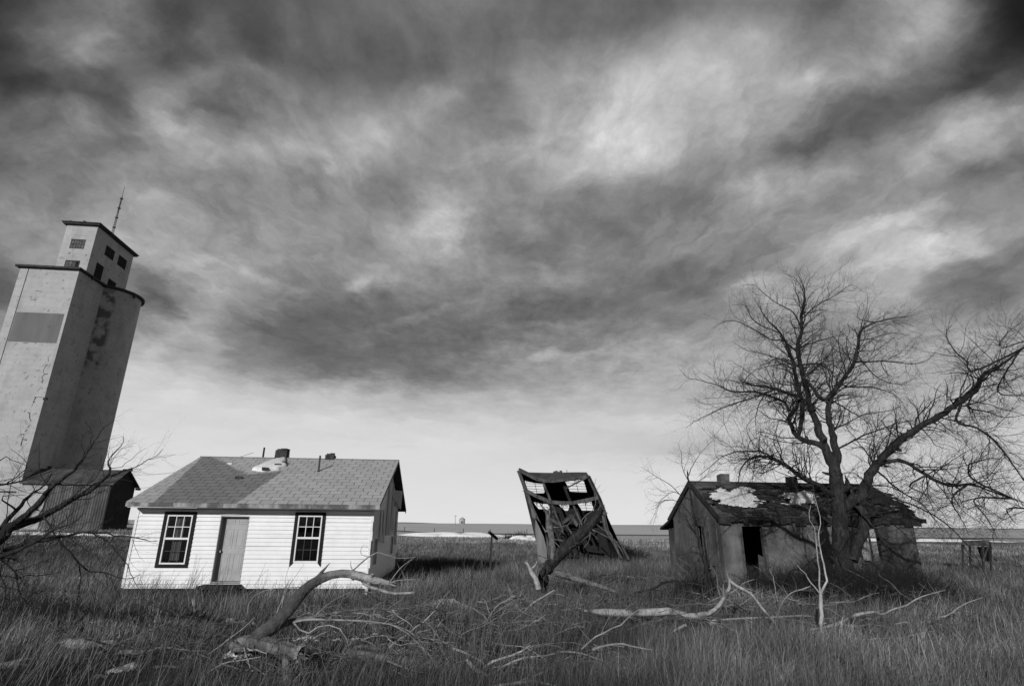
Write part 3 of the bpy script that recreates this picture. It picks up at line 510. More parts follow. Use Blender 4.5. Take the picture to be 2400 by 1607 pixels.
    s = MB(); s.add([(Wd+.03, 5.0, 3.25), (Wd+.42, 5.15, 3.5), (Wd+.05, 5.5, 2.9), (Wd+.35, 5.6, 2.75), (Wd+.02, 4.7, 3.5)], [(0, 1, 4), (0, 2, 3, 1)]); s.build('torn_flap', M_plank, t)
    for a, b, c, d in holes:
        s = MB(); s.box(Wd-.02, Wd+.03, a-.05, a, c, d); s.box(Wd-.02, Wd+.03, b, b+.05, c, d); s.box(Wd-.02, Wd+.03, a-.05, b+.05, d, d+.05); ww = s.build('window', M_plank, t)
        s = MB(); s.box(Wd-.08, Wd-.075, a, b, c, d); s.build('pane', M_glass, ww)
    s = MB(); z = BZ-.2
    while z < H0-.3:
        h_ = rd.uniform(.12, .3); s.box(Wd-.02, Wd+.055+rd.uniform(-.02, .025), -.035, .05+rd.uniform(0, .03), z, z+h_-.004); z += h_
    s.build('corner_trim', M_trimw, t); s = MB(); s.box(-.03, .05, -.035, .05, BZ, H0-.15); s.build('corner_trim', M_trimw, t)
    for a in (.2, 2.2, 4.4, 6.6):
        for yy in (.15, Dp-.5): s = MB(); s.box(a, a+.4, yy, yy+.35, -.15, BZ-.12); s.build('pier', M_black, t)
    s = MB(); s.box(.05, Wd-.05, .06, .14, -.15, BZ-.03); s.build('foundation', M_black, t)
    # steps; extra black boards stand in for the dark shading below them
    st = MB(); st.box(2.45, 3.55, -.62, -.03, .24, .33, .015)
    for a in (2.5, 3.4): st.box(a, a+.1, -.58, -.05, -.1, .238, .01)
    st.box(2.55, 3.45, -.6, -.1, .05, .1, .02); st.bar((2.35, -.75, .02), (3.1, -.5, .22), .12, .04); st.box(2.5, 3.5, -.5, -.04, -.05, .22, .02); st.box(2.3, 3.3, -.95, -.68, -.05, .12, .03); st.build('step', M_stepw, t)
    # chimneys
    def chim(u0, u1, v, top, nm):
        c = MB(); rr = random.Random(u0); z = HR-.35
        while z < top:
            x = u0; off = int(z*100) % 2
            while x < u1-.02:
                bw = min(.2, u1-x); 
                for yy in (v-.2, v+.02): 
                    if z < top-.12 or rr.random() > .35: c.box(x, x+bw-.012, yy, yy+.2, z, z+.062, .005)
                x += bw
            z += .075
        c.box(u0+.03, u1-.03, v-.17, v+.19, HR-.35, top-.08); c.build('chimney', M_brick0, t)
    chim(2.78, 3.24, Dp/2+.05, HR+.40, 0); chim(4.76, 5.12, Dp/2+.05, HR+.24, 1)
    v = MB(); v.cyl((4.9, 2.46), .035, 3.9, 4.62, 10); v.cyl((4.9, 2.46), .10, 3.98, 4.06, 12, .04); v.build('vent_pipe', M_metal, t)
    # roof snow and rubble, in world positions
    M4 = Matrix.Translation((HO[0], HO[1], 0)) @ Matrix.Rotation(HT, 4, 'Z')
    def rp(u, v_, h=0): return M4 @ Vector((u, v_ - h*math.sin(ang), H0 + sl_*(v_+OV) + .026 + h*math.cos(ang)))
    def rsnow(poly, h, lb, seed, m_=M_snow):
        rd = random.Random(seed); P = []
        for i in range(len(poly)):
            a, b = poly[i], poly[(i+1) % len(poly)]
            for k in range(4): f_ = k/4; P.append((a[0]+(b[0]-a[0])*f_+rd.uniform(-.03, .03), a[1]+(b[1]-a[1])*f_+rd.uniform(-.03, .03)))
        cx = sum(p[0] for p in P)/len(P); cy = sum(p[1] for p in P)/len(P); s = MB(); V = []; n = len(P)
        for sc, hh in ((1, -.01), (.95, h*.6), (.8, h), (.4, h*1.15)): V += [rp(cx+(p[0]-cx)*sc, cy+(p[1]-cy)*sc, hh) for p in P]
        V.append(rp(cx, cy, h*1.2)); F = [(k*n+i, k*n+(i+1) % n, (k+1)*n+(i+1) % n, (k+1)*n+i) for k in range(3) for i in range(n)] + [(3*n+i, 3*n+(i+1) % n, 4*n) for i in range(n)]
        s.add(V, F); tag(s.build('roof_snow', m_, None, True), lb, 'snow')
    rsnow([(2.42, 2.42), (2.55, 2.9), (2.75, 3.4), (2.95, 3.72), (3.2, 3.86), (3.3, 3.6), (3.58, 2.9), (3.38, 2.5), (2.86, 2.3)], .11, 'bright patch of snow below the larger chimney on the white house roof', 2)
    rsnow([(1.28, 3.1), (1.38, 3.2), (1.48, 3.12), (1.4, 3.03)], .03, 'tiny snow spot on the upper left of the white house roof', 3)
    bl = ['loose brick at the lower edge of the roof snow patch', 'loose brick in the middle of the roof snow patch', 'loose brick high on the roof snow patch below the chimney', 'lone loose brick on the darker part of the white roof']
    for (u, v_, a), lb in zip(((2.97, 2.37, .4), (3.28, 2.80, .2), (3.38, 3.12, -.2), (2.37, 1.55, .1)), bl):
        s = MB(); s.box(-.12, .12, -.055, .055, 0, .075, .01); o = s.build('loose_brick', M_brick0); p = rp(u, v_, .05 if lb.find('snow') > 0 else 0); o.location = p; o.rotation_euler = (ang, 0, HT+a); tag(o, lb, 'brick', 'bricks fallen on the white house roof')
white_house()
# ------------------------------------------------------------ grain elevator and its side shed
def conc_extra(nt, col, tc, mp):
    o = tc.outputs['Object']; s1 = nz(nt, o, .9, (1, 1, .22), 9, .54, .72); s2 = nz(nt, o, 3.2, (1, 1, .8), 10, .60, .76, 7)
    c = lerp(nt, mnode(nt, 'MULTIPLY', s2, .75), col, .09); c = lerp(nt, mnode(nt, 'MULTIPLY', s1, .42), c, .2)
    wv = nt.nodes.new('ShaderNodeTexWave'); wv.bands_direction = 'Z'; wv.inputs['Scale'].default_value = .55; wv.inputs['Distortion'].default_value = 1.5; nt.links.new(o, wv.inputs[0])
    return mnode(nt, 'MULTIPLY', c, mnode(nt, 'ADD', .95, mnode(nt, 'MULTIPLY', wv.outputs['Fac'], .04)))
M_conc = mat('pale_painted_concrete', .36, .45, .6, 8, .9, .3, 3, extra=conc_extra)
def silo_extra(nt, col, tc, mp):
    o = tc.outputs['Object']; sp = nt.nodes.new('ShaderNodeSeparateXYZ'); nt.links.new(o, sp.inputs[0])
    a = mnode(nt, 'MULTIPLY', mnode(nt, 'DIVIDE', mnode(nt, 'SUBTRACT', sp.outputs[0], -.9), .3, True), mnode(nt, 'DIVIDE', mnode(nt, 'SUBTRACT', 1.35, sp.outputs[0]), .3, True))
    b = mnode(nt, 'DIVIDE', mnode(nt, 'SUBTRACT', sp.outputs[2], 18.0), .8, True); n1 = nz(nt, o, 1.1, (1, 1, .9), 10, .44, .56, 3)
    k = mnode(nt, 'MULTIPLY', mnode(nt, 'MULTIPLY', a, b), n1); return lerp(nt, k, conc_extra(nt, col, tc, mp), .13)
M_silo = mat('stained_silo_concrete', .36, .46, .6, 8, .9, .3, 3, extra=silo_extra)
M_patch = mat('grey_painted_out_sign', .125, .165, .9, 6, .9, .3, 6, (1, 1, .2)); M_roofdk = mat('dark_roof_edge', .03, .06, 2); M_hole = mat('open_window_dark', .008, .014, 3); M_pane = mat('dusty_pane', .06, .17, 3, 3, .9, 0, spec=0)
def corr_extra(nt, col, tc, mp): return lerp(nt, nz(nt, tc.outputs['Object'], .8, (2, 1, .2), 6, .4, .7), col, .045)
M_corr = mat('dark_corrugated_sheet', .08, .14, 1.2, 6, .7, 0, extra=corr_extra); M_tar = mat('tarred_wall', .018, .032, 1); M_annroof = mat('annex_roofing', .05, .10, 1.5, 6)
EG = 1.15; EO = (-46.96, 55.0)
def swin(par, mk, a0, a1, z0, z1, nx, nz_, dark=None, broken=()):
    """steel multi-pane window; mk(a, out, z) -> point"""
    f = MB(); w = .06
    def bx(mb, a, b, c, d, o0, o1): mb.hexa([mk(a, o0, c), mk(b, o0, c), mk(b, o1, c), mk(a, o1, c), mk(a, o0, d), mk(b, o0, d), mk(b, o1, d), mk(a, o1, d)])
    bx(f, a0-w, a1+w, z1, z1+.12, -.02, .03); bx(f, a0-w, a1+w, z0-w, z0, -.02, .04); bx(f, a0-w, a0, z0, z1, -.02, .03); bx(f, a1, a1+w, z0, z1, -.02, .03)
    fr = f.build('window', M_roofdk, par); m_ = MB()
    for i in range(1, nx): x = a0+(a1-a0)*i/nx; bx(m_, x-.025, x+.025, z0, z1, .014, .03)
    for i in range(1, nz_): z = z0+(z1-z0)*i/nz_; bx(m_, a0, a1, z-.025, z+.025, .012, .028)
    m_.build('muntin', M_roofdk, fr); p = MB(); h = MB()
    for i in range(nx):
        for j in range(nz_): bx(h if (i, j) in broken or dark else p, a0+(a1-a0)*i/nx, a0+(a1-a0)*(i+1)/nx-.001, z0+(z1-z0)*j/nz_, z0+(z1-z0)*(j+1)/nz_-.001, .002, .01)
    if p.v: p.build('pane', M_pane, fr)
    if h.v: h.build('broken_pane', M_hole, fr)
def elevator():
    t = thing('grain_elevator', 'tall pale concrete grain elevator with headhouse and round silo at the left', 'grain elevator', (EO[0], EO[1], 0), RT)
    H1 = 27.9; b = MB(); ch = .9
    b.prism([(-5.9, 0, EG-1), (0, 0, EG-1), (0, 4.9, EG-1), (0, 9, EG-1), (-5.9, 9, EG-1)], (0, 0, H1-EG+1)); b.build('body', M_conc, t)
    s = MB(); s.box(-5.09, -5.03, -.02, .0, EG-1, H1); s.box(-4.99, -.2, -.006, .0, 4.6, 4.75); s.build('expansion_joint', M_roofdk, t)
    s = MB(); s.box(-4.98, -.28, -.012, .0, 19.58, 22.82); s.build('painted_panel', M_patch, t)
    rd = random.Random(4); cr = MB(); z = 18.6; a = -.55
    while z > 9:
        if rd.random() < .35: z -= rd.uniform(.2, .9)
        nz2 = z - rd.uniform(.15, .5); na = min(max(a + rd.uniform(-.22, .24), -.95), -.18)
        cr.bar((a, -.004, z), (na, -.004, nz2), rd.uniform(.015, .07), .02, (0, 1, 0))
        if rd.random() < .3: cr.bar((a, -.004, z), (a+rd.uniform(-.5, .4), -.004, z+rd.uniform(-.1, .12)), .06, .02, (0, 1, 0))
        a, z = na, nz2
    for _ in range(9): x = rd.uniform(-4.8, -.8); z = rd.uniform(5, 27); cr.bar((x, -.004, z), (x+rd.uniform(.1, .6), -.004, z+rd.uniform(-.06, .06)), .04, .02, (0, 1, 0))
    cr.build('crack', M_hole, t)
    s = MB(); s.cyl((-1.1, 7.6), 3.3, EG-1, H1-.05, 180); s.build('silo', M_silo, t)
    r = MB(); r.prism([(-6.25, -.35, H1), (.28, -.35, H1), (.35, 4.3, H1), (.35, 9.3, H1), (-6.25, 9.3, H1)], (0, 0, .22)); r.build('roof', M_roofdk, t)
    r = MB(); r.cyl((-1.1, 7.6), 3.62, H1-.04, H1+.2, 72); r.build('silo_roof', M_roofdk, t)
    for q in ((.35, .55, 1.6, 1.8, H1-.35, H1-.02), (2.2, 2.4, 6.5, 6.7, H1-.4, H1-.06), (-.02, .3, -.15, .05, 13.6, 13.85), (.0, .25, 3.0, 3.25, 6.6, 7.4)): k = MB(); k.box(*q); k.build('bracket', M_roofdk, t)
    h = thing('headhouse', None, None); h.parent = t
    u0, u1, v0, v1, z1 = -3.25, .02, 1.0, 8.4, 34.0
    s = MB(); s.box(u0, u1, v0, v1, H1+.2, z1); s.build('headhouse_wall', M_conc, h)
    s = MB(); s.box(u0-.4, u1+.4, v0-.4, v1+.4, z1, z1+.12); s.box(u0-.3, u1+.3, v0-.3, v1+.3, z1-.16, z1-.002); s.box(u0+.1, u0+.3, v0, v0+.2, z1+.12, z1+.4); s.box(-1.7, -1.5, v0, v0+.2, z1+.12, z1+.45); s.build('headhouse_roof', M_roofdk, h)
    fm = lambda a, o, z: (a, v0-o, z); sm_ = lambda a, o, z: (u1+o, a, z)
    swin(h, fm, -2.3, -.93, 31.0, 31.95, 5, 2); swin(h, fm, -2.3, -.93, 28.5, 29.35, 4, 2, broken=((3, 0), (3, 1)))
    swin(h, sm_, 3.2, 4.75, 31.45, 32.5, 2, 2, True); swin(h, sm_, 5.75, 7.3, 31.45, 32.55, 2, 2, True)
    d = MB(); d.box(u1, u1+.02, 2.3, 3.6, 28.3, 30.0); d.build('doorway', M_hole, h); d = MB(); d.box(u1, u1+.02, 4.9, 6.4, 28.3, 29.2); d.build('doorway', M_hole, h)
    a = MB(); ax, ay = -.9, 5.0
    for i in range(3):
        q = 2*math.pi*i/3; a.bar((ax+.13*math.cos(q), ay+.13*math.sin(q), z1), (ax+.03*math.cos(q), ay+.03*math.sin(q), z1+6.2), .035, .035)
    for k_ in range(18):
        z = z1+.2+k_*.33
        a.bar((ax-.13, ay, z), (ax+.13, ay, z+.2), .03, .03)
        if k_ % 4 == 1: a.box(ax-.14, ax+.14, ay-.1, ay+.1, z, z+.14)
    a.bar((ax, ay, z1+6.1), (ax, ay, z1+7.6), .03, .03); a.build('antenna_mast', M_roofdk, h)
elevator()
def annex():
    t = thing('side_shed', 'low gabled shed of dark corrugated metal against the foot of the grain elevator', 'shed', (EO[0], EO[1], 0), RT)
    EZ = 5.55; u0, u1 = .02, 8.2; v1 = 4.2; s = MB(); s.box(u0, 2.5, .0, .12, EG-1, EZ); s.build('painted_wall', M_conc, t)
    s = MB(); n = 96; P = []
    for i in range(n+1):
        x = 2.5+(u1-2.5)*i/n; P.append((x, -.06+.055*math.cos(i*math.pi*.5), 0))
    V = [(p[0], p[1], EG-1) for p in P] + [(p[0], p[1], EZ) for p in P]; s.add(V, [(i, i+1, n+2+i, n+1+i) for i in range(n)]); s.build('corrugated_wall', M_corr, t, True, False)
    s = MB(); s.box(2.52, u1, .02, .1, EG-1, EZ); s.prism([(u1-.1, .1, EG-1), (u1-.1, v1, EG-1), (u1-.1, v1, EZ), (u1-.1, v1/2, 6.85), (u1-.1, .1, EZ)], (.1, 0, 0)); s.box(u0, u1-.1, v1-.1, v1, EG-1, EZ); s.build('wall', M_tar, t)
    for a, b in ((-.3, v1/2), (v1+.3, v1/2)):
        s = MB(); s.hexa([(u0, a, EZ-.12), (u1+.3, a, EZ-.12), (u1+.3, b, 6.95), (u0, b, 6.95), (u0, a, EZ-.02), (u1+.3, a, EZ-.02), (u1+.3, b, 7.06), (u0, b, 7.06)]); s.build('roof', M_annroof, t)
    s = MB(); s.box(u1+.1, u1+.35, v1-.1, v1+.5, 5.2, 5.4); s.box(u1-.4, u1+.4, v1/2-.1, v1/2+.25, 7.0, 7.16); s.build('insulator', M_roofdk, t)
annex()
up = pole('utility_pole', 'weathered pole rising behind the white house ridge', 594, 45, 7.65, 0, .10)
def wire(a, b, sag, lb):
    n = 14; P = [Vector(a).lerp(Vector(b), i/n) - Vector((0, 0, sag*4*(i/n)*(1-i/n))) for i in range(n+1)]; m_ = MB()
    for p, q in zip(P, P[1:]): m_.bar(p, q, .022, .022)
    tag(m_.build('power_line', M_roofdk), lb, 'power line', 'wires to the pole behind the white house')
wire(D(314, 1112, 58), D(594, 1060, 45), .5, 'upper wire from the elevator shed to the pole behind the house'); wire(D(310, 1144, 58), D(594, 1078, 45), .5, 'lower wire from the elevator shed to the pole behind the house')
# ------------------------------------------------------------ ruined house
def stucco_extra(nt, col, tc, mp):
    o = tc.outputs['Object']; c = lerp(nt, nz(nt, o, .8, (1, 1, .5), 8, .45, .62, 4), col, .06); return lerp(nt, mnode(nt, 'MULTIPLY', nz(nt, o, 2.5, (1, 1, .3), 8, .55, .7, 9), .6), c, .05)
M_stucco = mat('stained_stucco', .085, .17, 1.6, 8, .95, .5, 14, extra=stucco_extra); M_board = mat('roof_sheathing', .045, .12, 4, 7, .9, .5, 20, (.15, 1, 1)); M_ruinroof = mat('rotten_roofing', .02, .05, 5, 8, .95, .9, 14)
def ruin():
    t = thing('ruined_house', 'abandoned stucco house with rotten snow-patched roof and open doorway behind the big tree', 'house', (RO[0], RO[1], 0), RT)
    Wd, Dp, H0, HR, OV = 7.838, 4.651, 2.52, 3.966, .1; sl_ = (HR-H0)/(Dp/2+OV); gz = H0+sl_*(Dp/2+OV)-.08
    dr = (.82, 1.62, .12, 2.2); wn = (5.5, 6.3, .95, 2.15)
    s = MB(); s.holed([(0, 0, -.1), (Wd, 0, -.1), (Wd, 0, H0), (0, 0, H0)], [[(a, 0, c), (b, 0, c), (b, 0, d), (a, 0, d)] for a, b, c, d in (dr, wn)], (0, .16, 0)); s.build('wall', M_stucco, t)
    s = MB(); s.holed([(0, .16, -.1), (0, Dp, -.1), (0, Dp, H0), (0, Dp/2, gz), (0, .16, H0)], [[(0, a, c), (0, b, c), (0, b, d), (0, a, d)] for a, b, c, d in ((1.75, 2.25, 1.2, 2.2), (.8, 1.15, .1, .75))], (.14, 0, 0)); s.build('gable_wall', M_stucco, t)
    s = MB(); s.holed([(Wd, .16, -.1), (Wd, Dp, -.1), (Wd, Dp, H0), (Wd, Dp/2, gz), (Wd, .16, H0)], [[(Wd, 1.1, .8), (Wd, 2.7, .8), (Wd, 2.7, 2.2), (Wd, 1.1, 2.2)]], (-.14, 0, 0)); s.build('gable_wall', M_stucco, t)
    s = MB(); s.box(.14, Wd-.14, Dp-.15, Dp, -.1, H0); s.build('rear_wall', M_stucco, t)
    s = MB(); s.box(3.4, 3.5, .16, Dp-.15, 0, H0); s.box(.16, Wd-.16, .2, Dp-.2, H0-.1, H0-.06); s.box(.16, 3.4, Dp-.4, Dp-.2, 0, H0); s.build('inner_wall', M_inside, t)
    s = MB(); s.box(5.56, 5.9, .1, .14, 1.0, 2.1); s.build('lit_inner_panel', M_curtain, t)  # pale sheet standing for the lit inner panel behind the window
    f = MB(); f.box(dr[0]-.09, dr[0], -.02, .1, .1, dr[3]); f.box(dr[1], dr[1]+.12, -.02, .1, .1, dr[3]); f.box(dr[0]-.09, dr[1]+.12, -.025, .1, dr[3], dr[3]+.09); f.build('door_frame', M_board, t)
    f = MB(); f.hexa([(1.35, .12, .12), (1.62, .10, .12), (1.62, .13, .12), (1.35, .15, .12), (1.42, .12, 1.2), (1.62, .10, 1.1), (1.62, .13, 1.1), (1.42, .15, 1.2)]); f.build('broken_door', M_board, t)
    f = MB(); a, b, c, d = wn; f.box(a-.08, a, -.02, .1, c, d); f.box(b, b+.08, -.02, .1, c, d); f.box(a-.08, b+.08, -.024, .1, d, d+.08); f.box(a-.1, b+.1, -.06, .1, c-.07, c); f.box(a+.42, a+.47, .02, .08, c, d); f.build('window_frame', M_board, t)
    ang = math.atan(sl_); Ls = (Dp/2+OV)/math.cos(ang); rd = random.Random(9)
    r = MB()     # sheathing boards, some missing near the eave end
    y = 0
    while y < Ls-.05:
        x = -.098
        while x < Wd+.333:
            w_ = min(rd.uniform(1.1, 2.6), Wd+.333-x)
            sg = -.10*math.sin(math.pi*(x+w_/2)/Wd)*math.sin(math.pi*y/Ls)+rd.uniform(-.02, .02)
            if not (rd.random() < .16 and y > .9): r.hexa([(x, y, sg-.03), (x+w_-.01, y+rd.uniform(-.02, .02), sg-.03), (x+w_-.01, y+.14, sg-.03), (x, y+.14, sg-.03), (x, y, sg), (x+w_-.01, y, sg+.01), (x+w_-.01, y+.14, sg+.01), (x, y+.14, sg)])
            x += w_
        y += .155
    o = r.build('roof_boards', M_board, t); o.location = (0, -OV, H0); o.rotation_euler = (ang, 0, 0)
    r = MB(); r.box(-.333, Wd+.098, 0, Ls, -.03, .01); o = r.build('roof', M_ruinroof, t); o.location = (Wd, Dp+OV, H0); o.rotation_euler = (ang, 0, math.pi)
    r = MB()    # ragged shingle scraps
    for _ in range(420):
        x = rd.uniform(-.05, Wd+.2); y = rd.uniform(.02, Ls-.1)
        top = y > Ls*.72
        if top and rd.random() < .75: continue
        if 2.3 < x < 3.4 or y < .5 or rd.random() < .6 or x > 4.9:
            w_, l_ = rd.uniform(.2, .5), rd.uniform(.12, .3); z = .016+rd.random()*.03
            r.hexa([(x, y, z), (x+w_, y+rd.uniform(-.04, .04), z), (x+w_, y+l_, z-.004), (x, y+l_, z-.004), (x, y, z+.02), (x+w_, y, z+.03), (x+w_, y+l_, z+.008), (x, y+l_, z+.008)])
    o = r.build('shingles', M_ruinroof, t); o.location = (0, -OV, H0); o.rotation_euler = (ang, 0, 0)
    r = MB(); x = -.1
    while x < Wd+.3:
        w_ = rd.uniform(.1, .4); r.box(x, x+w_, -OV-.03-rd.uniform(0, .05), -OV+.02, H0-rd.uniform(.12, .3), H0+rd.uniform(.0, .04)); x += w_
    r.build('fascia', M_ruinroof, t); r = MB(); r.box(-.1, Wd+.33, Dp/2-.1, Dp/2+.1, HR+.005, HR+.04); r.build('ridge_cap', M_board, t)
    for sgn in (0, 1):
        g = MB(); a = (-.1, -OV-.02, H0-.06) if sgn == 0 else (-.1, Dp+OV+.3, H0-.12); g.bar(a, (-.1, Dp/2, HR-.02), .03, .2); g.build('barge_board', M_ruinroof, t)
    for _ in range(9):
        a = rd.uniform(.2, 4.2); z0 = rd.uniform(-.05, 1.1); z1 = min(rd.uniform(1.6, 2.9), 2.4+.5*(1-abs(a-2.3)/2.3)); g = MB(); g.hexa([(-.012, a, z0), (-.03, a+.05, z0), (-.03, a+.14, z0), (-.012, a+.16, z0), (-.012, a+.02, z1), (-.03, a+.05, z1), (-.03, a+.1, z1), (-.012, a+.13, z1)]); g.build('loose_board', M_board, t)
    c = MB(); c.box(1.27, 1.68, Dp/2-.1, Dp/2+.25, HR-.1, HR+.34, .03); c.build('chimney', M_stucco, t); c = MB(); c.box(4.38, 4.74, Dp/2-.1, Dp/2+.25, HR-.1, HR+.30, .03); c.build('chimney', M_stucco, t)
    l = MB(); l.box(.3, 3.2, Dp, Dp+1.5, -.1, 2.1); l.build('lean_to_wall', M_stucco, t); l = MB(); l.hexa([(.0, Dp+1.8, 2.0), (3.4, Dp+1.8, 2.0), (3.4, Dp, 2.5), (0, Dp, 2.5), (0, Dp+1.8, 2.1), (3.4, Dp+1.8, 2.1), (3.4, Dp, 2.62), (0, Dp, 2.62)]); l.build('lean_to_roof', M_ruinroof, t)
    M4 = Matrix.Translation((RO[0], RO[1], 0)) @ Matrix.Rotation(RT, 4, 'Z')
    def rp(u, v_, h=0): return M4 @ Vector((u, v_ - h*math.sin(ang), H0 + sl_*(v_+OV) + .02 + h*math.cos(ang)))
    for poly, lb, sd in (([(.2, 1.24), (.5, 1.55), (.84, 1.77), (1.86, 1.85), (2.02, 2.03), (2.28, 1.95), (2.3, 1.6), (2.4, 1.2), (2.43, .85), (1.73, .45), (1.0, .5), (.43, .51), (.4, .8), (.2, .95)], 'large snow patch on the left part of the ruined roof', 4),
                         ([(3.58, 1.5), (4.87, 1.65), (4.95, 1.2), (4.3, .7), (3.3, .42), (2.72, .8), (3.2, .9)], 'snow patch on the ruined roof just left of the big tree trunk', 5)):
        pa = np.array(poly); u0, v0 = pa.min(0)-.15; u1, v1 = pa.max(0)+.15; st = .04; U, V_ = np.meshgrid(np.arange(u0, u1, st), np.arange(v0, v1, st), indexing='ij'); ins = np.zeros(U.shape, bool); dist = np.full(U.shape, 9.)
        for q in range(len(pa)):
            a, b = pa[q], pa[(q+1) % len(pa)]; c = ((a[1] > V_) != (b[1] > V_)) & (U < (b[0]-a[0])*(V_-a[1])/(b[1]-a[1]+1e-9)+a[0]); ins ^= c
            e = b-a; t_ = np.clip(((U-a[0])*e[0]+(V_-a[1])*e[1])/(e@e), 0, 1); dist = np.minimum(dist, np.hypot(U-a[0]-t_*e[0], V_-a[1]-t_*e[1]))
        f = np.where(ins, dist, -dist) + (vnoise(U, V_*3, .5, sd)*.6 + vnoise(U, V_*2.5, .16, sd+3)*.4 - .55)*.75; f = np.minimum(f, .3); k = f > 0; c = k[:-1, :-1] & k[1:, :-1] & k[:-1, 1:] & k[1:, 1:]; I = np.arange(U.size).reshape(U.shape)
        F = np.stack([I[:-1, :-1][c], I[1:, :-1][c], I[1:, 1:][c], I[:-1, 1:][c]], -1); VV = np.array([rp(float(a), float(b), .045+float(w)*.10) for a, b, w in zip(U.ravel(), V_.ravel(), f.ravel())]); u_, inv = np.unique(F, return_inverse=True)
        tag(qmesh('roof_snow', VV[u_], inv.reshape(-1, 4), M_snow), lb, 'snow')
ruin()
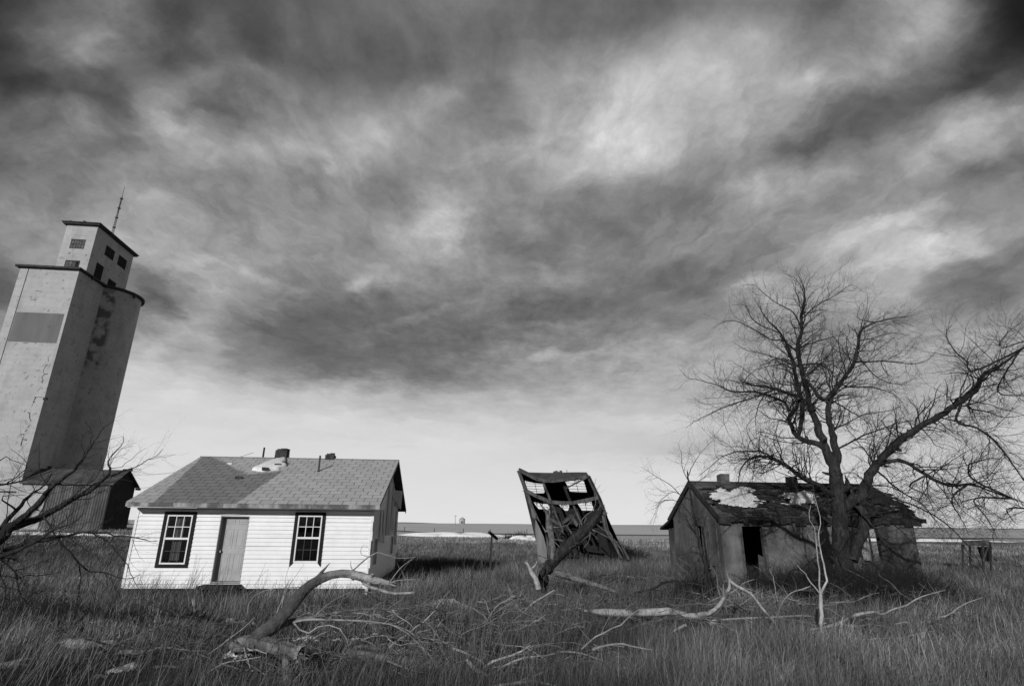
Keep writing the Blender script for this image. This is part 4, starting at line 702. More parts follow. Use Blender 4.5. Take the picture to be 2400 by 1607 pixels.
# ------------------------------------------------------------ collapsed open shed
M_shedw = mat('weathered_shed_wood', .03, .11, 4, 8, .9, .6, 20, (1, 1, .25)); M_shedl = mat('pale_shed_panel', .11, .2, 2, 6, .9, .3, 12, (1, 1, .2)); M_lath = mat('lath', .05, .09, 4)
def shed():
    z = zoom(1180, 1080, 7.127); YF, YB = 34.0, 37.6
    ox, oy, oz = z(1000, 1500, YF); t = thing('collapsed_shed', 'half-collapsed dark wooden shed leaning left with sky showing through its gaps', 'shed', (ox, oy, 0))
    F = lambda x, y, d=0: Vector(z(x, y, YF+d)) - Vector((ox, oy, 0)); B = lambda x, y, d=0: Vector(z(x, y, YB+d)) - Vector((ox, oy, 0))
    def strip(name, pts, w, th, m_, d=0, par=t):
        mb = MB(); P = [F(*p) + Vector((0, d, 0)) for p in pts]
        for a, b in zip(P, P[1:]): mb.bar(a, b + (b-a).normalized()*.02, th, w, (0, 0, 1) if abs((b-a).normalized().z) < .7 else (1, 0, 0))
        return mb.build(name, m_, par)
    def post_(name, pts, w, m_, d=0, dep=.12):
        mb = MB(); P = [F(*p) + Vector((0, d, 0)) for p in pts]
        for i in range(len(P)-1):
            a, b = P[i], P[i+1]; s = Vector((w/2, 0, 0)); k = Vector((0, dep, 0)); mb.hexa([a-s, a+s, a+s+k, a-s+k, b-s, b+s, b+s+k, b-s+k])
        return mb.build(name, m_, t)
    post_('post', [(250, 160), (330, 380), (400, 560), (470, 760), (560, 960), (700, 1260), (760, 1500), (790, 1690)], .20, M_shedw)
    post_('post', [(1415, 240), (1500, 420), (1600, 620), (1690, 860), (1740, 1080), (1800, 1300), (1990, 1470), (2080, 1640)], .24, M_shedw)
    post_('post', [(1650, 880), (1700, 1150), (1870, 1430), (1960, 1620)], .14, M_shedw, -.15); post_('stud', [(655, 335), (800, 690), (880, 900), (990, 1150)], .13, M_shedw, .05); post_('stud', [(1165, 720), (1230, 880), (1310, 1060)], .12, M_shedw, .05)
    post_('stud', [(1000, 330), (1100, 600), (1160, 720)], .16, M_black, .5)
    strip('beam', [(385, 495), (560, 590), (790, 685), (980, 700), (1150, 700), (1350, 660), (1580, 610)], .20, .12, M_shedw, -.02); strip('brace', [(1410, 262), (1230, 360), (1040, 455)], .09, .06, M_shedw, -.1)
    strip('fascia', [(250, 160), (420, 250), (560, 320), (700, 345)], .10, .1, M_shedw, -.03); strip('fascia', [(700, 345), (850, 345), (1000, 325), (1200, 300), (1420, 262)], .10, .1, M_shedw, -.04)
    # sagging roof sheet from front edge to rear edge
    mb = MB(); fr = [(250, 150), (420, 232), (600, 310), (720, 338), (860, 338), (1010, 318), (1200, 290), (1415, 250)]; bk = [(270, 135), (420, 207), (620, 213), (800, 216), (930, 214), (1060, 208), (1220, 205), (1390, 207)]
    V = [F(*p) for p in fr] + [B(*p) for p in bk]; n = len(fr); V += [v + Vector((0, 0, .08)) for v in V]
    q = 2*n; mb.add(V, [(i, i+1, n+i+1, n+i) for i in range(n-1)] + [(q+i, q+n+i, q+n+i+1, q+i+1) for i in range(n-1)] + [(i, q+i, q+i+1, i+1) for i in range(n-1)] + [(n+i, n+i+1, q+n+i+1, q+n+i) for i in range(n-1)]); mb.build('roof', M_shedw, t)
    # dark rear wall with torn openings, laths still crossing them
    outer = [(285, 160), (420, 215), (700, 230), (1000, 228), (1385, 215), (1560, 620), (1700, 1000), (1830, 1640), (900, 1670), (640, 1670), (560, 960), (420, 560)]
    holes = [[(328, 312), (400, 340), (520, 365), (655, 378), (672, 450), (690, 515), (668, 535), (505, 535), (400, 490)], [(1032, 345), (1150, 325), (1330, 305), (1352, 360), (1372, 430), (1396, 520), (1260, 518), (1112, 512), (1080, 430)],
             [(503, 686), (600, 700), (745, 720), (775, 770), (745, 822), (690, 800), (590, 800), (548, 750)], [(915, 715), (1000, 722), (1092, 720), (1100, 770), (1075, 832), (1030, 828), (970, 775)], [(1240, 712), (1360, 695), (1470, 676), (1490, 740), (1512, 826), (1310, 822)]]
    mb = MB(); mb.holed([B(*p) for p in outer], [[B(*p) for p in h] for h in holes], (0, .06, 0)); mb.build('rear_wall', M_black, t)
    mb = MB(); rd = random.Random(3)
    for h in holes:
        x0 = min(p[0] for p in h)-15; x1 = max(p[0] for p in h)+15; y0 = min(p[1] for p in h); y1 = max(p[1] for p in h); y = y0+20
        while y < y1-5:
            mb.bar(B(x0, y+rd.uniform(-14, 10), .1), B(x1, y+rd.uniform(-2, 22), .1), .03, .025); y += 44
        k = rd.uniform(.3, .5); mb.bar(B(x0+(x1-x0)*k, y0-15, .12), B(x0+(x1-x0)*(k+.14), y1+15, .12), .03, .03)
        for _ in range(6): xx = rd.uniform(x0+20, x1-40); mb.bar(B(xx, y0+10, .05), B(xx+6, y0+rd.uniform(30, 60), .05), .05, .03)
    mb.build('lath', M_lath, t)
    # side walls: left one lies outward, its sun put into a paler colour; right one is dark
    def wallq(name, P, m_):
        mb = MB(); mb.prism(P, (.05, 0, 0)); return mb.build(name, m_, t)
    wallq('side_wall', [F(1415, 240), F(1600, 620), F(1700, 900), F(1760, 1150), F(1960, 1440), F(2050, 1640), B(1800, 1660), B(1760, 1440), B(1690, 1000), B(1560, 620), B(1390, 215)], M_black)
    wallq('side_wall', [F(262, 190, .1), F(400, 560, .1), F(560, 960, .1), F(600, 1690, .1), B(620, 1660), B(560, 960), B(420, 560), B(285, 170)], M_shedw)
    mb = MB(); mb.prism([F(532, 940), F(600, 1010), F(700, 1150), F(735, 1700), F(585, 1700), F(528, 1150)], (0, .05, 0)); mb.build('fallen_panel', M_shedl, t)
    mb = MB(); mb.prism([F(450, 760, -.1), F(500, 820, -.1), F(545, 900, -.1), F(530, 975, -.1), F(480, 930, -.1)], (0, .04, 0)); mb.build('torn_board', M_shedl, t)
    for pts, w in ((((960, 1060), (1130, 930)), .16), (((1120, 900), (1240, 1080)), .2), (((900, 900), (1010, 1090)), .12), (((760, 950), (930, 1060)), .15), (((1060, 1080), (1150, 1220)), .1), (((1560, 1060), (1900, 1330)), .06), (((1440, 1170), (1580, 1300)), .05), (((1380, 1100), (1290, 980)), .1), (((680, 1280), (1020, 1330)), .09)):
        mb = MB(); mb.bar(F(*pts[0], rd.uniform(.3, 1.4)), F(*pts[1], rd.uniform(.2, .8)), .05, w); mb.build('fallen_board', M_shedw, t)
    mb = MB(); mb.bar(F(770, 345, -.1), F(780, 300, -.1), .05, .05); mb.bar(F(780, 300, -.1), F(840, 280, -.1), .05, .05); mb.bar(B(1060, 190), B(1058, 140), .03, .03)
    for _ in range(22):
        a = (rd.uniform(760, 1500), rd.uniform(860, 1380)); q = rd.uniform(0, 6.28); l_ = rd.uniform(80, 230); mb2 = MB(); mb2.bar(F(a[0], a[1], rd.uniform(.3, 2.6)), F(a[0]+math.cos(q)*l_, a[1]+math.sin(q)*l_*.8, rd.uniform(.3, 2.6)), .04, rd.uniform(.05, .14)); mb2.build('fallen_board', M_shedw if _ % 3 else M_lath, t)
    c = B(905, 205)
    for k in range(9): a = c + Vector((rd.uniform(-.35, .3), 0, rd.uniform(-.02, .12))); mb.box(a.x-.09, a.x+.09, a.y-.1, a.y+.1, a.z-.05, a.z+.06, .03)
    mb.build('debris', M_lath, t)
shed()
def stand():
    z = zoom(1900, 1080, 4.612); Y = 32; ox, oy, _ = z(1790, 1080, Y); t = thing('broken_stand', 'small dark broken wooden stand in the grass at the right edge', 'wooden stand', (ox, oy, 0)); o = Vector((ox, oy, 0))
    F = lambda x, y, d=0: Vector(z(x, y, Y+d)) - o; mb = MB(); mb.hexa([F(1625, 850), F(1930, 842), F(1930, 842, 1), F(1640, 848, 1)] + [v + Vector((0, 0, .05)) for v in (F(1625, 850), F(1930, 842), F(1930, 842, 1), F(1640, 848, 1))]); mb.build('top', M_dark, t)
    mb = MB(); mb.hexa([F(1630, 860), F(1930, 852), F(1930, 852, .05), F(1630, 860, .05), F(1650, 915), F(1930, 915), F(1930, 915, .05), F(1650, 915, .05)]); mb.build('apron', M_shedw, t)
    for a, b, c, d in ((1640, 900, 1655, 1240), (1940, 870, 1955, 1240), (1720, 910, 1730, 1240), (1860, 910, 1870, 1230)):
        mb = MB(); mb.bar(F(a, b, .1), F(c, d, .1), .08, .08); mb.build('leg', M_dark, t)
    mb = MB(); mb.prism([F(1800, 925, .6), F(1945, 925, .6), F(1945, 1090, .6), F(1850, 1060, .6)], (0, .04, 0)); mb.build('panel', M_black, t)
    mb = MB(); mb.bar(F(1650, 900, -.03), F(1760, 1090, -.03), .05, .06); mb.bar(F(1920, 920, -.03), F(1860, 1080, -.03), .05, .06); mb.bar(F(1760, 895, -.03), F(1930, 898, -.03), .04, .05); mb.build('brace', M_shedw, t)
stand()
# ------------------------------------------------------------ trees, logs and brush
def tubes(P, Rr, S, rough=0.0, seed=0):
    N, K, _ = P.shape; T = np.gradient(P, axis=1); T /= np.linalg.norm(T, axis=2, keepdims=True) + 1e-9
    md = P[:, -1] - P[:, 0]; ref = np.where(np.abs(md[:, 2:3]) > .8*np.linalg.norm(md, axis=1, keepdims=True), np.array([[1., .2, 0]]), np.array([[.1, .2, 1.]]))[:, None, :].repeat(K, 1)
    a = np.cross(T, ref); a /= np.linalg.norm(a, axis=2, keepdims=True) + 1e-9; b = np.cross(T, a)
    th = np.arange(S) * 2*np.pi/S; c = np.cos(th)[None, None, :, None]; s = np.sin(th)[None, None, :, None]; rr = Rr[:, :, None, None]
    if rough:
        g = np.random.default_rng(seed); nb = g.normal(0, 1, (N, K, S)); nb = (nb + np.roll(nb, 1, 1) + np.roll(nb, -1, 1))/1.73 + g.normal(0, 1, (N, 1, S))*.9; rr = rr * (1 + rough*nb)[..., None]
    V = P[:, :, None, :] + rr * (a[:, :, None, :]*c + b[:, :, None, :]*s)
    i, k, j = np.meshgrid(np.arange(N), np.arange(K-1), np.arange(S), indexing='ij'); j2 = (j+1) % S; o = i*K*S
    F = np.stack([o+k*S+j, o+k*S+j2, o+(k+1)*S+j2, o+(k+1)*S+j], -1).reshape(-1, 4); return V.reshape(-1, 3), F
def join(l):
    V = []; F = []; b = 0
    for v, f in l: V.append(v); F.append(f+b); b += len(v)
    return np.concatenate(V), np.concatenate(F)
def resample(pts, rad, K):
    pts = np.array(pts, float); rad = np.array(rad, float); n = len(pts)
    # Catmull-Rom through the control points
    Q = []; Rq = []; E = np.vstack([2*pts[0]-pts[1], pts, 2*pts[-1]-pts[-2]])
    for i in range(n-1):
        for t in np.linspace(0, 1, 8, endpoint=False):
            p0, p1, p2, p3 = E[i:i+4]; Q.append(.5*((2*p1)+(-p0+p2)*t+(2*p0-5*p1+4*p2-p3)*t*t+(-p0+3*p1-3*p2+p3)*t**3)); Rq.append(rad[i]*(1-t)+rad[i+1]*t)
    Q.append(pts[-1]); Rq.append(rad[-1]); Q = np.array(Q); Rq = np.array(Rq); d = np.r_[0, np.cumsum(np.linalg.norm(np.diff(Q, axis=0), axis=1))]; s = np.linspace(0, d[-1], K)
    return np.stack([np.interp(s, d, Q[:, i]) for i in range(3)], -1), np.interp(s, d, Rq)
def sprout(P, Rr, per_m, l0, l1, K, g, t0=.1, ang=(35, 70), r_rat=.6, rmax=9, wig=.22, up=.1, wind=(0, 0, 0), tip=.35, lscale=True, droop=0):
    L = np.linalg.norm(np.diff(P, axis=1), axis=2).sum(1); cnt = g.poisson(per_m*L*(1-t0)); idx = np.repeat(np.arange(len(P)), cnt); n = len(idx)
    if n == 0: return np.zeros((0, K, 3)), np.zeros((0, K))
    t = t0 + (1-t0)*g.random(n)**.85; kk = t*(P.shape[1]-1); k0 = np.minimum(kk.astype(int), P.shape[1]-2); f = (kk-k0)[:, None]
    p = P[idx, k0]*(1-f) + P[idx, k0+1]*f; r = Rr[idx, k0]*(1-f[:, 0]) + Rr[idx, k0+1]*f[:, 0]; T = P[idx, k0+1]-P[idx, k0]; T /= np.linalg.norm(T, axis=1, keepdims=True)+1e-9
    q = g.normal(size=(n, 3)); q -= (q*T).sum(1, keepdims=True)*T; q /= np.linalg.norm(q, axis=1, keepdims=True)+1e-9
    a = np.radians(g.uniform(ang[0], ang[1], n))[:, None]; d = T*np.cos(a) + q*np.sin(a); d[:, 2] += up; d /= np.linalg.norm(d, axis=1, keepdims=True)
    ln = g.uniform(l0, l1, n) * ((1.15-.6*t) if lscale else 1); st = (ln/(K-1))[:, None]; out = np.empty((n, K, 3)); out[:, 0] = p; w = np.array(wind)
    for k in range(1, K):
        d = d + g.normal(0, wig, (n, 3)) + w - np.array([0, 0, droop]); d /= np.linalg.norm(d, axis=1, keepdims=True); out[:, k] = out[:, k-1] + d*st
    rb = np.minimum(r*r_rat, rmax)*g.uniform(.7, 1, n); rr = rb[:, None]*np.linspace(1, tip, K)[None, :]
    return out, rr
def bark_extra(nt, col, tc, mp): return lerp(nt, nz(nt, tc.outputs['Object'], 14, (1, 1, .3), 5, .45, .6, 3), col, .02)
M_bark = mat('dark_bark', .018, .055, 9, 8, .95, 1.0, 26, (1, 1, .35), bd=.06, extra=bark_extra); M_twig = mat('dark_twigs', .015, .035, 3)
def bare_extra(nt, col, tc, mp): return lerp(nt, nz(nt, tc.outputs['Object'], 2.2, (1, 1, 1), 6, .54, .64, 5), col, .07)
M_dead = mat('bleached_dead_wood', .20, .42, 7, 8, .85, 1.0, 26, (1, 1, 1), bd=.03, extra=bare_extra); M_deadd = mat('grey_dead_wood', .05, .2, 6, 8, .9, 1.0, 22, bd=.04); M_deadt = mat('bleached_twigs', .18, .36, 4); M_pale = mat('pale_smooth_bark', .22, .48, 5, 5, .8, .2)
def arch_extra(nt, col, tc, mp):     # bark still clings to the lower part; the far end is bare and bleached
    o = tc.outputs['Object']; sp = nt.nodes.new('ShaderNodeSeparateXYZ'); nt.links.new(o, sp.inputs[0])
    k = mnode(nt, 'ADD', mnode(nt, 'DIVIDE', mnode(nt, 'SUBTRACT', sp.outputs[0], .25), .6), mnode(nt, 'MULTIPLY', mnode(nt, 'SUBTRACT', nz(nt, o, 3, (1, 1, 1), 6, 0, 1), .5), 2.4), True)
    return lerp(nt, k, mnode(nt, 'MULTIPLY', col, .22), col)
M_arch = mat('half_barked_limb', .22, .42, 9, 8, .85, 1.0, 26, (1, 1, 1), bd=.03, extra=arch_extra)
class Tree:
    def __init__(s, name, label, cat, base, Y, zf, seed, group=None):
        s.o = Vector(base); s.t = thing(name, label, cat, base, 0, group); s.g = np.random.default_rng(seed); s.Y = Y; s.z = zf; s.L = {}; s.k = 1.0
    def limb(s, key, pts, r, y0=0, y1=None, parent=None, K=None, y_abs=None, jit=.02):
        """pts in zoom pixels; r list of radii in metres (start,end or per point); y0,y1 depth offsets along the limb"""
        n = len(pts); y1 = y0 if y1 is None else y1
        W = [s.z(x, y, s.Y + y0 + (y1-y0)*i/max(n-1, 1)) for i, (x, y) in enumerate(pts)]; W = np.array(W)
        if parent:
            Pp = s.L[parent][0]; j = np.argmin(np.linalg.norm((Pp - W[0])*np.array([1, .15, 1]), axis=1)); sh = Pp[j, 1] - W[0, 1]
            W[:, 1] += 0; W2 = []
            for i, (x, y) in enumerate(pts): W2.append(s.z(x, y, Pp[j, 1] + (y1-y0)*i/max(n-1, 1)))
            W = np.array(W2); W[0] = Pp[j]
        rad = s.k*np.interp(np.arange(n), np.linspace(0, n-1, len(r)), r); ln = np.linalg.norm(np.diff(W, axis=0), axis=1).sum(); K = K or max(8, min(60, int(ln/.14)))
        P, Rr = resample(W, rad, K); P[1:] += s.g.normal(0, jit, (K-1, 3))*np.clip(Rr[1:, None]*10, .3, 1); s.L[key] = (P, Rr, n); return s
    def solid(s, name, keys, m, S=12, rough=.07):
        l = [tubes(s.L[k][0][None]-np.array(s.o), s.L[k][1][None], S if s.L[k][1].max() > .05 else 7, rough if s.L[k][1].max() > .03 else 0, i) for i, k in enumerate(keys)]
        for k in keys:      # broken stubs along thick wood and splinters at snapped ends
            P, Rr, _ = s.L[k]; o = np.array(s.o); ln = np.linalg.norm(np.diff(P, axis=0), axis=1).sum(); cand = [q for q in range(2, len(P)-2) if Rr[q] > .028]
            for q in (s.g.choice(cand, min(len(cand), int(ln*1.2)), replace=False) if cand else []):
                T_ = P[q+1]-P[q-1]; T_ /= np.linalg.norm(T_); w = s.g.normal(size=3); w -= w@T_*T_; w /= np.linalg.norm(w); d = w + T_*.5; L_ = Rr[q]*s.g.uniform(.7, 1.9); r0 = Rr[q]*s.g.uniform(.22, .5)
                l.append(tubes(np.array([[P[q]+w*Rr[q]*.5, P[q]+w*Rr[q]*.9+d*L_*.4, P[q]+w*Rr[q]*.9+d*L_]]) - o, np.array([[r0*1.3, r0, r0*.55]]), 6, .12, int(q)))
            if Rr[-1] > .014:
                T_ = P[-1]-P[-3]; T_ /= np.linalg.norm(T_)
                for _ in range(7):
                    w = s.g.normal(size=3); w -= w@T_*T_; w /= np.linalg.norm(w); b0 = P[-1] - T_*Rr[-1] + w*Rr[-1]*.6; L_ = Rr[-1]*s.g.uniform(1.2, 4.5)
                    l.append(tubes(np.array([[b0, b0+T_*L_*.6, b0+T_*L_+w*Rr[-1]*s.g.uniform(-.3, .5)]]) - o, np.array([[Rr[-1]*.42, Rr[-1]*.3, .002]]), 5))
        v, f = join(l); return qmesh(name, v, f, m, s.t)
    def crown(s, name, keys, m, levels, K0=28):
        P = []; Rr = []
        for k in keys:
            p, r, _ = s.L[k]; u = np.linspace(0, len(p)-1, K0); P.append(np.stack([np.interp(u, np.arange(len(p)), p[:, i]) for i in range(3)], -1)); Rr.append(np.interp(u, np.arange(len(p)), r))
        P = np.array(P); Rr = np.array(Rr); l = []
        for i, kw in enumerate(levels):
            P, Rr = sprout(P, Rr, g=s.g, **kw)
            if len(P) == 0: break
            l.append(tubes(P - np.array(s.o), Rr, 5 if i == 0 else 3))
        if not l: return None
        v, f = join(l); return qmesh(name, v, f, m, s.t)
def hero():
    z6 = zoom(1500, 600, 2.602); Y = 17.6; base = D(1985, 1412, Y); base = (base[0], base[1], float(tz(base[0], base[1])))
    T = Tree('bare_tree', 'huge gnarled leafless tree with a split trunk in front of the ruined house', 'tree', base, Y, z6, 5); T.k = .61
    T.limb('T', [(1262, 2130), (1250, 1980), (1232, 1820), (1225, 1700), (1215, 1560), (1205, 1430), (1185, 1300), (1145, 1190)], [.52, .42, .38, .37, .36, .34, .28, .20], 0, 0)
    T.limb('T2', [(1300, 1860), (1330, 1740), (1370, 1600), (1300, 1500), (1260, 1380)], [.20, .22, .22, .2, .12], -.2, .2)
    T.limb('A', [(1150, 1200), (1090, 1155), (1020, 1130), (950, 1090), (920, 1030), (912, 985), (945, 940), (975, 880)], [.16, .13, .10, .10, .08], 0, .3, 'T')
    T.limb('B', [(1160, 1210), (1100, 1080), (1060, 980), (1030, 880), (1000, 770), (978, 660), (960, 560), (985, 460), (985, 360), (1005, 290), (1000, 200), (970, 120)], [.22, .17, .14, .12, .11, .09, .07, .03, .012], 0, .4, 'T')
    T.limb('B2', [(995, 1080), (990, 980), (985, 880), (955, 760), (930, 640), (905, 560), (850, 460), (770, 380), (720, 300)], [.10, .11, .10, .08, .06, .03, .012], 0, -.6, 'A')
    T.limb('C', [(1210, 1400), (1195, 1200), (1165, 1060), (1150, 940), (1165, 870), (1200, 800), (1290, 680), (1325, 560), (1345, 460), (1420, 410), (1540, 380), (1640, 370)], [.2, .16, .12, .10, .08, .05, .03, .01], 0, -1.0, 'T')
    T.limb('C2', [(1165, 870), (1120, 880), (1060, 810), (1000, 740)], [.12, .08, .06], 0, .1, 'C')
    T.limb('D', [(1270, 700), (1380, 645), (1500, 640), (1640, 655), (1740, 640), (1800, 590)], [.05, .035, .02, .008], 0, -.8, 'C')
    T.limb('E', [(1250, 1560), (1330, 1470), (1385, 1380), (1420, 1300), (1500, 1205), (1600, 1110), (1720, 1030), (1850, 960), (1960, 880), (2060, 800), (2090, 730), (2200, 665), (2342, 560), (2480, 470)], [.26, .22, .2, .17, .15, .13, .11, .08, .04, .015], -.1, -2.6, 'T')
    T.limb('F', [(1430, 1310), (1500, 1256), (1600, 1250), (1690, 1300), (1790, 1360), (1900, 1400), (1980, 1388), (2060, 1400), (2160, 1440), (2342, 1500), (2500, 1560)], [.10, .09, .08, .07, .05, .03, .012], -.3, -1.6, 'E')
    T.limb('F2', [(1980, 1388), (2030, 1360), (2005, 1300), (2010, 1265), (2100, 1240), (2230, 1230)], [.05, .035, .015], 0, -.5, 'F')
    T.limb('E2', [(1810, 1000), (1930, 1008), (2050, 1045), (2150, 1115), (2230, 1210), (2300, 1310), (2380, 1420), (2420, 1560)], [.06, .05, .03, .01], 0, -1, 'E')
    T.limb('E3', [(1870, 945), (2000, 920), (2120, 950), (2230, 985), (2380, 960)], [.045, .03, .01], 0, .6, 'E'); T.limb('E4', [(2060, 805), (2180, 812), (2300, 850), (2450, 840)], [.04, .03, .01], 0, .8, 'E')
    T.limb('E5', [(2055, 790), (2035, 700), (1990, 640), (1930, 590), (1890, 530), (1865, 470), (1900, 420)], [.045, .03, .01], 0, .5, 'E'); T.limb('E6', [(1845, 960), (1880, 880), (1875, 810), (1860, 750)], [.035, .025, .01], 0, .5, 'E')
    T.limb('E7', [(1560, 1150), (1640, 1060), (1740, 1040), (1840, 1060), (1960, 1130)], [.035, .025, .01], 0, 1.2, 'E'); T.limb('E8', [(2150, 690), (2200, 560), (2240, 470), (2320, 410)], [.035, .02, .008], 0, .3, 'E')
    T.limb('I', [(1255, 1180), (1350, 1100), (1480, 1050), (1600, 1010), (1720, 1000)], [.05, .03, .01], 0, 1.0, 'C')
    T.limb('G', [(1170, 1480), (1090, 1400), (980, 1345), (870, 1262), (770, 1222), (690, 1228), (630, 1272), (605, 1340), (600, 1420)], [.15, .12, .10, .07, .05, .03, .012], 0, -1.2, 'T')
    T.limb('G2', [(850, 1250), (760, 1200), (680, 1190), (590, 1192), (500, 1225), (420, 1290), (360, 1340)], [.05, .035, .02, .01], 0, -.5, 'G'); T.limb('G3', [(790, 1240), (795, 1290), (745, 1330), (730, 1345)], [.02, .015, .008], 0, 0, 'G')
    T.limb('H', [(960, 850), (880, 828), (790, 800), (700, 788), (630, 768)], [.09, .07, .05, .03], 0, -.6, 'B2'); T.limb('H2', [(800, 805), (730, 850), (620, 885), (520, 920), (430, 960), (330, 1010), (275, 1055)], [.05, .035, .02, .006], 0, -.8, 'H')
    T.limb('H3', [(925, 1000), (890, 900), (800, 855), (700, 828), (560, 825), (480, 790), (380, 760), (290, 740), (240, 690)], [.08, .06, .045, .03, .015, .006], 0, .9, 'A'); T.limb('H4', [(740, 860), (720, 920), (705, 990), (710, 1080)], [.03, .02, .008], 0, 0, 'H2')
    T.limb('P1', [(955, 560), (880, 520), (800, 510), (700, 450), (600, 400), (520, 400), (440, 440)], [.05, .035, .02, .007], 0, -.8, 'B'); T.limb('P2', [(980, 400), (930, 340), (860, 300), (770, 240), (690, 175), (610, 180)], [.04, .03, .015, .006], 0, .6, 'B')
    T.limb('P3', [(990, 360), (1080, 300), (1190, 240), (1290, 175), (1360, 220)], [.035, .025, .012, .006], 0, -.4, 'B'); T.limb('P4', [(960, 680), (880, 640), (800, 610), (720, 590), (640, 570), (560, 520)], [.045, .03, .015, .006], 0, .9, 'B2')
    T.limb('P5', [(985, 560), (1060, 525), (1150, 500), (1260, 470)], [.04, .025, .01], 0, .8, 'B'); T.limb('P6', [(1000, 660), (1080, 655), (1150, 690), (1200, 760)], [.05, .035, .015], 0, .3, 'B')
    T.limb('P7', [(990, 350), (1000, 230), (940, 130), (880, 110)], [.03, .02, .006], 0, .3, 'B'); T.limb('P8', [(850, 470), (700, 400), (640, 300), (560, 300)], [.03, .02, .007], 0, .4, 'B2'); T.limb('P9', [(1330, 560), (1420, 500), (1530, 470), (1640, 480)], [.03, .02, .007], 0, .7, 'C'); T.limb('P10', [(1345, 470), (1330, 380), (1340, 310)], [.03, .015, .006], 0, .2, 'C')
    T.limb('P11', [(1350, 660), (1450, 740), (1580, 780), (1690, 740)], [.03, .02, .007], 0, .9, 'C'); T.limb('P12', [(1190, 820), (1300, 800), (1420, 800), (1560, 850), (1640, 960)], [.04, .025, .008], 0, .6, 'C'); T.limb('P13', [(1190, 900), (1290, 950), (1380, 1010), (1420, 1100)], [.04, .02, .008], 0, 1, 'C')
    # drooping skirt on the right and low left
    for i, (pts, y1) in enumerate([([(1400, 1400), (1560, 1480), (1700, 1530), (1850, 1620), (1980, 1740), (2080, 1880), (2120, 1990)], -1.6), ([(1440, 1330), (1600, 1440), (1740, 1530), (1850, 1680)], .6), ([(1350, 1500), (1500, 1600), (1600, 1680), (1700, 1790)], -1), ([(1980, 1390), (2040, 1480), (2120, 1600), (2180, 1720)], -.8),
        ([(1790, 1370), (1900, 1480), (1960, 1600), (2010, 1700)], .3), ([(1660, 1290), (1640, 1400), (1750, 1460), (1800, 1580)], .8), ([(2160, 1440), (2240, 1540), (2300, 1640)], -.5), ([(1330, 1560), (1450, 1680), (1520, 1800), (1620, 1900)], -.8), ([(1240, 1450), (1100, 1520), (1000, 1600), (900, 1640)], -.8), ([(1200, 1500), (1300, 1420), (1500, 1400), (1640, 1460), (1760, 1500)], .8)]):
        T.limb('S%d' % i, pts, [.05, .035, .02, .007], 0, y1, 'F' if pts[0][0] > 1600 else ('E' if pts[0][0] > 1320 else 'T'))
    big = ['T', 'T2', 'A', 'B', 'B2', 'C', 'C2', 'E', 'F', 'G', 'H', 'H3']
    T.solid('trunk', ['T', 'T2'], M_bark, 18, .09)
    for k in big[2:]: T.solid('limb', [k], M_bark, 12, .06)
    rest = [k for k in T.L if k not in big]
    T.solid('branches', rest, M_bark, 8, .03)
    keys = [k for k in T.L if k not in ('T', 'T2', 'C2')]
    wind = (.05, 0, .02)
    T.crown('crown', keys, M_twig, [dict(per_m=12, l0=.5, l1=2.3, K=10, t0=.14, ang=(30, 75), r_rat=.4, rmax=.024, wig=.24, up=.12, wind=wind, tip=.25), dict(per_m=9, l0=.25, l1=1.0, K=6, t0=.12, ang=(25, 65), r_rat=.55, rmax=.022, wig=.32, up=.10, wind=wind, tip=.4), dict(per_m=9, l0=.12, l1=.48, K=4, t0=.1, ang=(25, 60), r_rat=.65, rmax=.018, wig=.32, up=.06, wind=(.08, 0, .02), tip=.5)])
hero()
